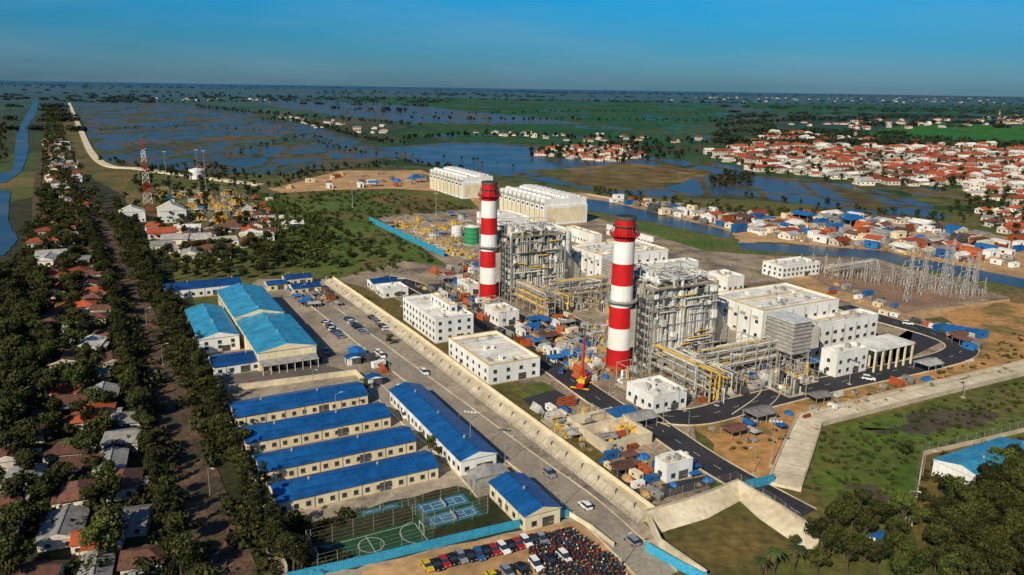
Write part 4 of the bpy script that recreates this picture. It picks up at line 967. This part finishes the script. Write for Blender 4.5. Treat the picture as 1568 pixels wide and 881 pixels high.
ST = [('pipe_stack', stack(pipew, 0)), ('pipe_stack', stack(steeld, 0)), ('material_pile', stack(woodm, 1)), ('material_pile', stack(steel, 1)), ('material_pile', stack(white, 1)), ('sand_heap', stack(dirt, 2)), ('tarpaulin_covered_pile', stack(tarp, 2)), ('work_shelter', canopy(bluem)), ('work_shelter', canopy(greyroof)), ('work_shelter', canopy(rustroof)), ('material_pile', stack(yellow, 1)), ('pipe_stack', stack(orangeP, 0)), ('material_pile', stack(steeld, 1)), ('material_pile', stack(woodm, 1)), ('material_pile', stack(steel, 1))]
def clutter(px, n, mind=4, cabs=.4, s=(.6, 1.1)):
    for x, y in scatter(px, n, mind):
        a = UA + random.choice([0, math.pi / 2]) + U(-.12, .12)
        if R() < cabs: obj('site_container', random.choice(CT), (x, y, .25), a, U(*s))
        else: nm, me = random.choice(ST); obj(nm, me, (x, y, .25), a, U(*s))
clutter([(985, 322), (1130, 335), (1330, 332), (1560, 372), (1560, 415), (1400, 392), (1200, 368), (1110, 352)], 150, 9, .6, (1.0, 2.2))
village([(985, 318), (1130, 334), (1330, 332), (1560, 375), (1560, 410), (1400, 388), (1200, 366)], 38, [2, 1, 3, 2, 3, 4, 0, 0, 3, 1.2], 13, UA, (.9, 1.3), name='site_shed')
clutter([(930, 302), (1100, 322), (1100, 330), (940, 312)], 18, 9, .5, (1.2, 1.8))
clutter([(640, 440), (720, 480), (830, 545), (900, 590), (945, 575), (860, 500), (740, 462)], 100, 4.2, .25, (.5, .95))
clutter([(800, 500), (870, 480), (935, 520), (925, 570), (850, 560)], 70, 3.6, .25, (.5, .95))
clutter([(990, 600), (1150, 560), (1240, 560), (1230, 585), (1060, 620)], 70, 3.6, .2, (.5, .95))
clutter([(1070, 660), (1230, 620), (1420, 575), (1440, 585), (1240, 640), (1160, 680)], 26, 5, .1, (.5, .9))
clutter([(860, 660), (930, 720), (1000, 770), (930, 700), (1000, 690), (880, 640)], 26, 3.6, .2, (.4, .8))
clutter([(930, 700), (1000, 770), (1090, 740), (1060, 700)], 26, 3.6, .2, (.4, .8))
clutter([(660, 420), (735, 400), (735, 440), (690, 440)], 26, 5, .3); clutter([(440, 448), (500, 442), (520, 470), (470, 472)], 50, 2.6, .0, (.5, .8))
clutter([(1340, 480), (1440, 500), (1500, 520), (1490, 540), (1420, 500)], 24, 4, .6, (.6, 1))
clutter([(850, 395), (960, 420), (1085, 440), (1000, 380), (900, 370)], 50, 5, .25); clutter([(1260, 430), (1385, 472), (1380, 480), (1270, 452)], 14, 5, .4)
clutter([(430, 290), (520, 268), (640, 268), (640, 285), (520, 290)], 24, 12, .5, (1.2, 2.0)); clutter([(590, 350), (700, 400), (720, 330), (640, 332)], 26, 6, .3); clutter([(250, 300), (420, 300), (410, 345), (270, 340)], 30, 7, .4, (1, 1.5))
clutter([(820, 630), (870, 620), (850, 650)], 6, 4, .3); clutter([(540, 545), (600, 565), (590, 575)], 4, 4, .3)
for p in ((1162, 645), (1420, 568), (980, 652), (950, 645)):
    x, y = S(*p); obj('work_shelter', random.choice([ST[7][1], ST[8][1]]), (x, y, .25), UA + math.pi / 2, 1.1)
for i in range(6):
    x, y = S(1440 + i * 12, 508 + i * 2); obj('site_container', CT[0], (x, y, .25), .3, 1.1)

# ================================================================== VEHICLES
def carmesh(col, van=False):
    mb = MB(); w = .88; T = 1.72 if van else 1.45
    pr = [(-2.2, .35), (-2.25, .75), (-2.1, .95), (-1.1 if not van else -2.0, 1.0), (1.0, .98), (2.0, .82), (2.2, .6), (2.2, .35)]
    V = [(x, -w, z) for x, z in pr] + [(x, w, z) for x, z in pr]; n = len(pr)
    mb.add(V, [tuple(range(n)), tuple(range(2 * n - 1, n - 1, -1))] + [(i, i + n, (i + 1) % n + n, (i + 1) % n) for i in range(n)], col)
    b0, b1, t0, t1 = (-2.05, 1.1, -1.9, .2) if van else (-1.9, 1.1, -1.3, .35)
    V = [(b0, -w * .95, .97), (b1, -w * .95, .97), (b1, w * .95, .97), (b0, w * .95, .97), (t0, -w * .78, T - .05), (t1, -w * .78, T - .05), (t1, w * .78, T - .05), (t0, w * .78, T - .05)]
    mb.add(V, [(0, 1, 5, 4), (1, 2, 6, 5), (2, 3, 7, 6), (3, 0, 4, 7)], glass)
    mb.box(t0 - .03, t1 + .03, -w * .8, w * .8, T - .05, T, col)
    for x in (-1.35, 1.4):
        for y in (-w - .02, w - .2): mb.cyl((x, y, .33), (x, y + .22, .33), .33, rubber, 12)
    for y in (-.75, .45): mb.box(2.1, 2.22, y, y + .3, .6, .72, linew); mb.box(-2.27, -2.15, y, y + .3, .7, .85, redp)
    return mb.mesh('parked_car')
cc = {'w': white, 'k': M('black_car_paint', (.015, .015, .018), None, 1, .25), 's': M('silver_car_paint', (.4, .4, .42), None, 1, .3, metal=.4), 'r': M('red_car_paint', (.38, .02, .02), None, 1, .3), 'b': M('blue_car_paint', (.03, .10, .3), None, 1, .3), 'y': M('yellow_car_paint', (.6, .42, .02), None, 1, .3)}
CM = {k: carmesh(v, i % 2 == 0) for i, (k, v) in enumerate(cc.items())}
def car(px, ang, k, nm='parked_car', z=.25): x, y = S(*px); obj(nm, CM[k], (x, y, z), ang, U(1.0, 1.1))
for px, k in (((896, 779), 'w'), ((841, 730), 's'), ((967, 833), 's'), ((650, 574), 'w')): car(px, UA + (0 if R() < .5 else math.pi), k, 'driving_car', .34)
ks = 'wksskwkwsbk'
for r_ in range(3):
    for i in range(9):
        a = L(500 + r_ * 14, 496 - r_ * 3); X, Y = Wd(a[0] + i * 2.9, a[1] + r_ * 6)
        if R() < .92: obj('parked_car', CM[random.choice(ks)], (X, Y, .22), UA + math.pi / 2 + U(-.05, .05), 1.0)
for px, k in (((500, 542), 's'), ((580, 544), 'w'), ((590, 560), 'k'), ((612, 600), 'w'), ((700, 708), 'k'), ((655, 655), 's'), ((620, 640), 'w'), ((385, 592), 'r'), ((585, 548), 'w')): car(px, UA + U(-.2, .2), k, z=.3)
a = L(655, 872); b = L(830, 830); n = 15
for i in range(n):
    X, Y = Wd(a[0] + (b[0] - a[0]) * i / (n - 1) + U(-.4, .4), a[1] + (b[1] - a[1]) * i / (n - 1)); obj('parked_car', CM['ykrkskbkrwkrwks'[i]], (X, Y, .27), UA + U(-.06, .06), 1.0)
for i, k in enumerate('yskwkw'):
    p = (755 + i * 22, 888 - i * 6); car(p, UA + U(-.1, .1), k, z=.27)
for px in ((1390, 498), (1200, 575), (1330, 583), (770, 512), (860, 572), (1100, 622)): car(px, UA + R() * 3, random.choice('wwsb'), 'pickup_car', .3)
def moto(c1, c2):
    mb = MB()
    for x in (-.62, .62): mb.cyl((x, -.06, .3), (x, .06, .3), .3, rubber, 10)
    mb.box(-.7, .1, -.13, .13, .62, .78, rubber); mb.box(-.6, .4, -.12, .12, .32, .6, c1); mb.beam((.62, 0, .3), (.42, 0, 1.0), .06, steel); mb.beam((.42, -.32, 1.0), (.42, .32, 1.0), .05, steeld); mb.box(.35, .55, -.12, .12, .6, .95, c2); return mb.mesh('motorcycle')
MC = [moto(steeld, redp), moto(steeld, steel), moto(rubber, bluem), moto(rubber, steeld), moto(steeld, white), moto(redp, steeld)]
for x, y in scatter([(806, 832), (870, 812), (950, 868), (965, 905), (840, 905)], 260, .95, tries=60): obj('parked_motorcycle', random.choice(MC), (x, y, .26), UA + U(-.3, .3) + 1.57, 1.1)

# ================================================================== VEGETATION
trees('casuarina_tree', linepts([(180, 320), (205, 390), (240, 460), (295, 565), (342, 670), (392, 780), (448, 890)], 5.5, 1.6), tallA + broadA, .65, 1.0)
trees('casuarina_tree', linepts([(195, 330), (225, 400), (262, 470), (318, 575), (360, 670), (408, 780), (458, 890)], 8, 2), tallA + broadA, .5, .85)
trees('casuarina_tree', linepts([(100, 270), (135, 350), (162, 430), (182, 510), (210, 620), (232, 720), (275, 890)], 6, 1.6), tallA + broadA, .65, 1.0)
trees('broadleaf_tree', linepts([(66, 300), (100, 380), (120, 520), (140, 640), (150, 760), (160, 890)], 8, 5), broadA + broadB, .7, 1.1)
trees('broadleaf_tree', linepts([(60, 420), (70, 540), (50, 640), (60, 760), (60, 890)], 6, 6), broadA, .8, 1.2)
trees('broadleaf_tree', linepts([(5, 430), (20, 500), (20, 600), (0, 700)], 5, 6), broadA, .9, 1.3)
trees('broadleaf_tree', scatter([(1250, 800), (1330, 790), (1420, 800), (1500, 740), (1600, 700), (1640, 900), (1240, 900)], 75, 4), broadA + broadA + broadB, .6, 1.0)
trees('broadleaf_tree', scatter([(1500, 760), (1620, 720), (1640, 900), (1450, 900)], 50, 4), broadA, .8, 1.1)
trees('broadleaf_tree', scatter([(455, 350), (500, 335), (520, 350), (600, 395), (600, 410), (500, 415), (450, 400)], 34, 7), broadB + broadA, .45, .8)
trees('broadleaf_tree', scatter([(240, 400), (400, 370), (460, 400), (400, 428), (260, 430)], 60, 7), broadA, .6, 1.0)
palml = M('palm_frond', (.03, .055, .010), (.075, .08, .018), .8, .6, objrand=.3)
def palm(seed):
    random.seed(seed); mb = MB(); H = 8
    for i in range(6): mb.cyl((i * i * .02, 0, H * i / 6), ((i + 1) ** 2 * .02, 0, H * (i + 1) / 6), .22 - i * .015, bark, 7)
    tx = .72
    for k in range(16):
        a = k * .4 + U(-.1, .1) * 2 + (k // 8) * .2; c, s = math.cos(a), math.sin(a); up = U(.1, .9); V = []
        for j in range(7):
            t = j / 6; r = 3.4 * t; z = H + up * 1.6 * t - (2.2 + U(-.1, .1)) * t * t * 1.1; w = .55 * math.sin(math.pi * (.12 + .86 * t))
            V += [(tx + c * r - s * w, s * r + c * w, z - .25 * w), (tx + c * r, s * r, z + .05), (tx + c * r + s * w, s * r - c * w, z - .25 * w)]
        mb.add(V, [(3 * j, 3 * j + 1, 3 * j + 4, 3 * j + 3) for j in range(6)] + [(3 * j + 1, 3 * j + 2, 3 * j + 5, 3 * j + 4) for j in range(6)], palml)
    return mb.mesh('palm')
PM = [palm(3), palm(4)]; random.seed(123)
for p in ((1185, 880), (1215, 876), (1165, 890), (1240, 870), (112, 700), (92, 480), (150, 590), (60, 760), (30, 560)):
    x, y = S(*p); obj('coconut_palm_tree', random.choice(PM), (x, y, 0), U(0, 6), U(.5, .8))
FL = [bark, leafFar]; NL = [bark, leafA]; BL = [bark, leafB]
RDW = [S(*p) for p in [(122, 300), (155, 365), (184, 430), (208, 490), (240, 590), (276, 710), (326, 870), (400, 1000), (430, 1000), (374, 870), (314, 710), (271, 590), (234, 490), (206, 430), (174, 365), (140, 300)]]
mass('undergrowth_shrubs', [p for p in scatter([(-40, 400), (60, 330), (180, 330), (260, 440), (330, 640), (430, 890), (-200, 900)], 2000, 0) if not inside(p[0], p[1], RDW)], shrubT, .8, 2.2, NL)
mass('roadside_shrubs', [(x, y) for x, y in linepts([(507, 425), (628, 512), (768, 618), (888, 708), (1006, 788)], 2.2, 1.4)], shrubT, .5, 1.0, BL)
mass('court_side_shrubs', scatter([(430, 780), (480, 800), (560, 780), (470, 840), (560, 862), (450, 885)], 90, 0), shrubT, .6, 1.2, NL)
mass('woodland', scatter([(72, 170), (90, 165), (105, 230), (150, 300), (190, 400), (60, 400), (62, 300)], 330, 5), lowT, .6, 1.2, NL)
mass('woodland', scatter([(-120, 240), (10, 190), (12, 255), (-80, 268)], 180, 5), lowT, .6, 1.1, NL)
mass('woodland', scatter([(320, 255), (400, 275), (410, 330), (330, 400), (240, 400), (180, 300), (230, 260)], 160, 6), lowT, .6, 1.0, NL)
mass('woodland', scatter([(400, 330), (450, 320), (500, 345), (500, 400), (460, 418), (400, 400)], 80, 5), lowT, .5, .9, BL)
mass('field_shrubs', scatter([(400, 298), (560, 292), (735, 320), (560, 338), (680, 402), (520, 425), (400, 400)], 700, 0), shrubT, .5, 1.5, BL)
mass('field_shrubs', scatter([(1250, 665), (1568, 585), (1568, 660), (1412, 695), (1395, 800), (1225, 752)], 260, 0), shrubT, .3, .7, BL)
mass('field_shrubs', scatter([(1380, 690), (1250, 650), (1600, 560), (1600, 480), (1500, 545), (1100, 690)], 150, 0), shrubT, .3, .7, BL)
mass('field_shrubs', scatter([(1400, 800), (1418, 705), (1600, 665), (1600, 760), (1500, 790)], 160, 0), shrubT, .5, 1.3, NL)
mass('village_trees', scatter([(1080, 240), (1180, 205), (1290, 205), (1600, 222), (1600, 330), (1450, 296), (1240, 278), (1150, 266)], 700, 7), farT, .6, 1.05, FL)
mass('village_trees', scatter([(800, 242), (850, 222), (1000, 222), (1090, 240), (940, 252)], 130, 7), farT, .7, 1.1, FL)
mass('tree_clump', scatter([(1085, 278), (1110, 268), (1155, 272), (1150, 290), (1090, 290)], 50, 5), lowT, .6, .9, NL)
mass('tree_clump', scatter([(1490, 305), (1600, 315), (1600, 370), (1500, 350), (1450, 325)], 60, 7), lowT, .5, .9, BL)
mass('canal_bank_trees', scatter([(900, 292), (1130, 322), (1450, 336), (1500, 345), (1130, 333), (910, 300)], 80, 6), lowT, .4, .8, NL)
for px, n, s0, s1 in (([(620, 215), (720, 210), (850, 212), (1100, 222)], 10, .7, 1.3), ([(400, 185), (470, 190), (560, 215), (620, 222)], 9, .7, 1.3), ([(300, 165), (420, 178), (590, 190), (640, 196)], 16, .8, 1.5),
                      ([(640, 184), (760, 186), (1000, 186), (1100, 190)], 22, .8, 1.4), ([(1100, 196), (1200, 188), (1400, 182), (1600, 186)], 9, .9, 1.6), ([(1090, 186), (1160, 190), (1180, 202), (1100, 205)], 9, .9, 1.6),
                      ([(130, 158), (300, 158), (500, 158), (640, 165)], 26, .9, 1.6), ([(100, 152), (400, 150), (800, 155), (1200, 160), (1600, 166)], 45, 1.2, 2.4), ([(160, 248), (300, 268), (420, 274), (545, 258), (620, 250), (700, 262)], 9, .4, .8),
                      ([(420, 290), (500, 258), (600, 258)], 9, .4, .7), ([(1150, 300), (1290, 322), (1440, 338)], 12, .4, .8), ([(1160, 232), (1320, 212), (1600, 230)], 12, .8, 1.3), ([(350, 240), (470, 210), (520, 230), (600, 240)], 14, .3, .7), ([(150, 200), (300, 195), (420, 205)], 30, .3, .6),
                      ([(540, 172), (700, 176), (900, 172), (1100, 176)], 30, .6, 1.2), ([(1150, 168), (1350, 170), (1600, 174)], 30, .8, 1.4), ([(620, 236), (700, 246), (800, 258)], 26, .3, .6)):
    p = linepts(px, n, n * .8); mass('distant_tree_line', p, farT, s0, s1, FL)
pts = []
for k in range(95):
    Y = 1500 * math.exp(U(0, 2.2)); X0 = U(-.75, .75) * Y; Ln = U(.1, .5) * Y
    for i in range(int(U(14, 34))): pts.append((X0 + U(-.5, .5) * Ln, Y + U(-.012, .012) * Y))
PW = [[S(*q) for q in [(108, 158), (330, 158), (760, 180), (640, 235), (545, 256), (250, 262), (140, 230)]], [S(*q) for q in [(640, 184), (640, 200), (1100, 220), (1120, 165), (700, 152)]]]
pts = [p for p in pts if not inside(p[0], p[1], PW[0]) and not inside(p[0], p[1], PW[1])]
mass('distant_groves', pts, groveT, .7, 1.7, FL, False)
trees('broadleaf_tree', [S(*p) for p in ((672, 702), (660, 692), (598, 528), (1270, 830), (1215, 845), (560, 602), (1385, 700))], broadB, .35, .6)

# ================================================================== LIGHT, SKY, CAMERA
az = math.atan2(-.48, -.877); el = math.radians(34)
sd = Vector((math.sin(az) * math.cos(el), math.cos(az) * math.cos(el), math.sin(el)))
sl = bpy.data.lights.new('sun', 'SUN'); sl.energy = 5.0; sl.angle = math.radians(.5); sl.color = (1, .90, .70)
so = bpy.data.objects.new('sun', sl); scene.collection.objects.link(so); so.rotation_euler = sd.to_track_quat('Z', 'Y').to_euler(); so.location = (0, 0, 300)
w = bpy.data.worlds.new('World'); scene.world = w; w.use_nodes = True; N = w.node_tree.nodes; K = w.node_tree.links
sk = N.new('ShaderNodeTexSky'); sk.sky_type = 'NISHITA'; sk.sun_disc = False; sk.sun_elevation = el; sk.sun_rotation = az; sk.air_density = 1.0; sk.dust_density = .6; sk.ozone_density = 3
tc = N.new('ShaderNodeTexCoord'); sx = N.new('ShaderNodeSeparateXYZ'); K.new(tc.outputs['Generated'], sx.inputs[0])
rp = N.new('ShaderNodeValToRGB'); e = rp.color_ramp.elements; e[0].position = 0; e[0].color = (.22, .47, .76, 1); e[1].position = .125; e[1].color = (.008, .66, 1.1, 1); x = e.new(.05); x.color = (.11, .50, .86, 1); x = e.new(.5); x.color = (.32, .55, .85, 1)
K.new(sx.outputs[2], rp.inputs[0])
mx = N.new('ShaderNodeMix'); mx.data_type = 'RGBA'; mx.blend_type = 'MULTIPLY'; mx.inputs[0].default_value = 1; K.new(sk.outputs[0], mx.inputs[6]); K.new(rp.outputs[0], mx.inputs[7])
mp = N.new('ShaderNodeMapping'); mp.inputs['Scale'].default_value = (2.0, 2.0, 14); mp.inputs['Rotation'].default_value = (.05, .08, 0); K.new(tc.outputs['Generated'], mp.inputs[0])
cn = N.new('ShaderNodeTexNoise'); cn.inputs['Scale'].default_value = 1.6; cn.inputs['Detail'].default_value = 8; cn.inputs['Roughness'].default_value = .55; K.new(mp.outputs[0], cn.inputs['Vector'])
cm = N.new('ShaderNodeMapRange'); cm.inputs[1].default_value = .42; cm.inputs[2].default_value = .75; cm.inputs[4].default_value = .30; K.new(cn.outputs['Fac'], cm.inputs[0])
mc = N.new('ShaderNodeMix'); mc.data_type = 'RGBA'; mc.inputs[7].default_value = (2.4, 4.2, 5.8, 1); K.new(cm.outputs[0], mc.inputs[0]); K.new(mx.outputs[2], mc.inputs[6])
K.new(mc.outputs[2], N['Background'].inputs['Color']); N['Background'].inputs['Strength'].default_value = .085
cam = bpy.data.cameras.new('camera'); co = bpy.data.objects.new('camera', cam); scene.collection.objects.link(co)
cam.sensor_width = 36; cam.lens = 36 * F / 1568; cam.clip_start = 1; cam.clip_end = 80000
rt = Vector((1, 0, 0)); up = Vector((0, sP, cP)); fw = Vector((0, cP, -sP)); r2 = (rt + up * RO).normalized(); u2 = (up - rt * RO).normalized()
co.matrix_world = Matrix(((r2.x, u2.x, -fw.x, 0), (r2.y, u2.y, -fw.y, 0), (r2.z, u2.z, -fw.z, CAMH), (0, 0, 0, 1)))
scene.camera = co
scene.view_settings.view_transform = 'Standard'; scene.view_settings.look = 'None'; scene.view_settings.exposure = 0
print('objects', len(bpy.data.objects))
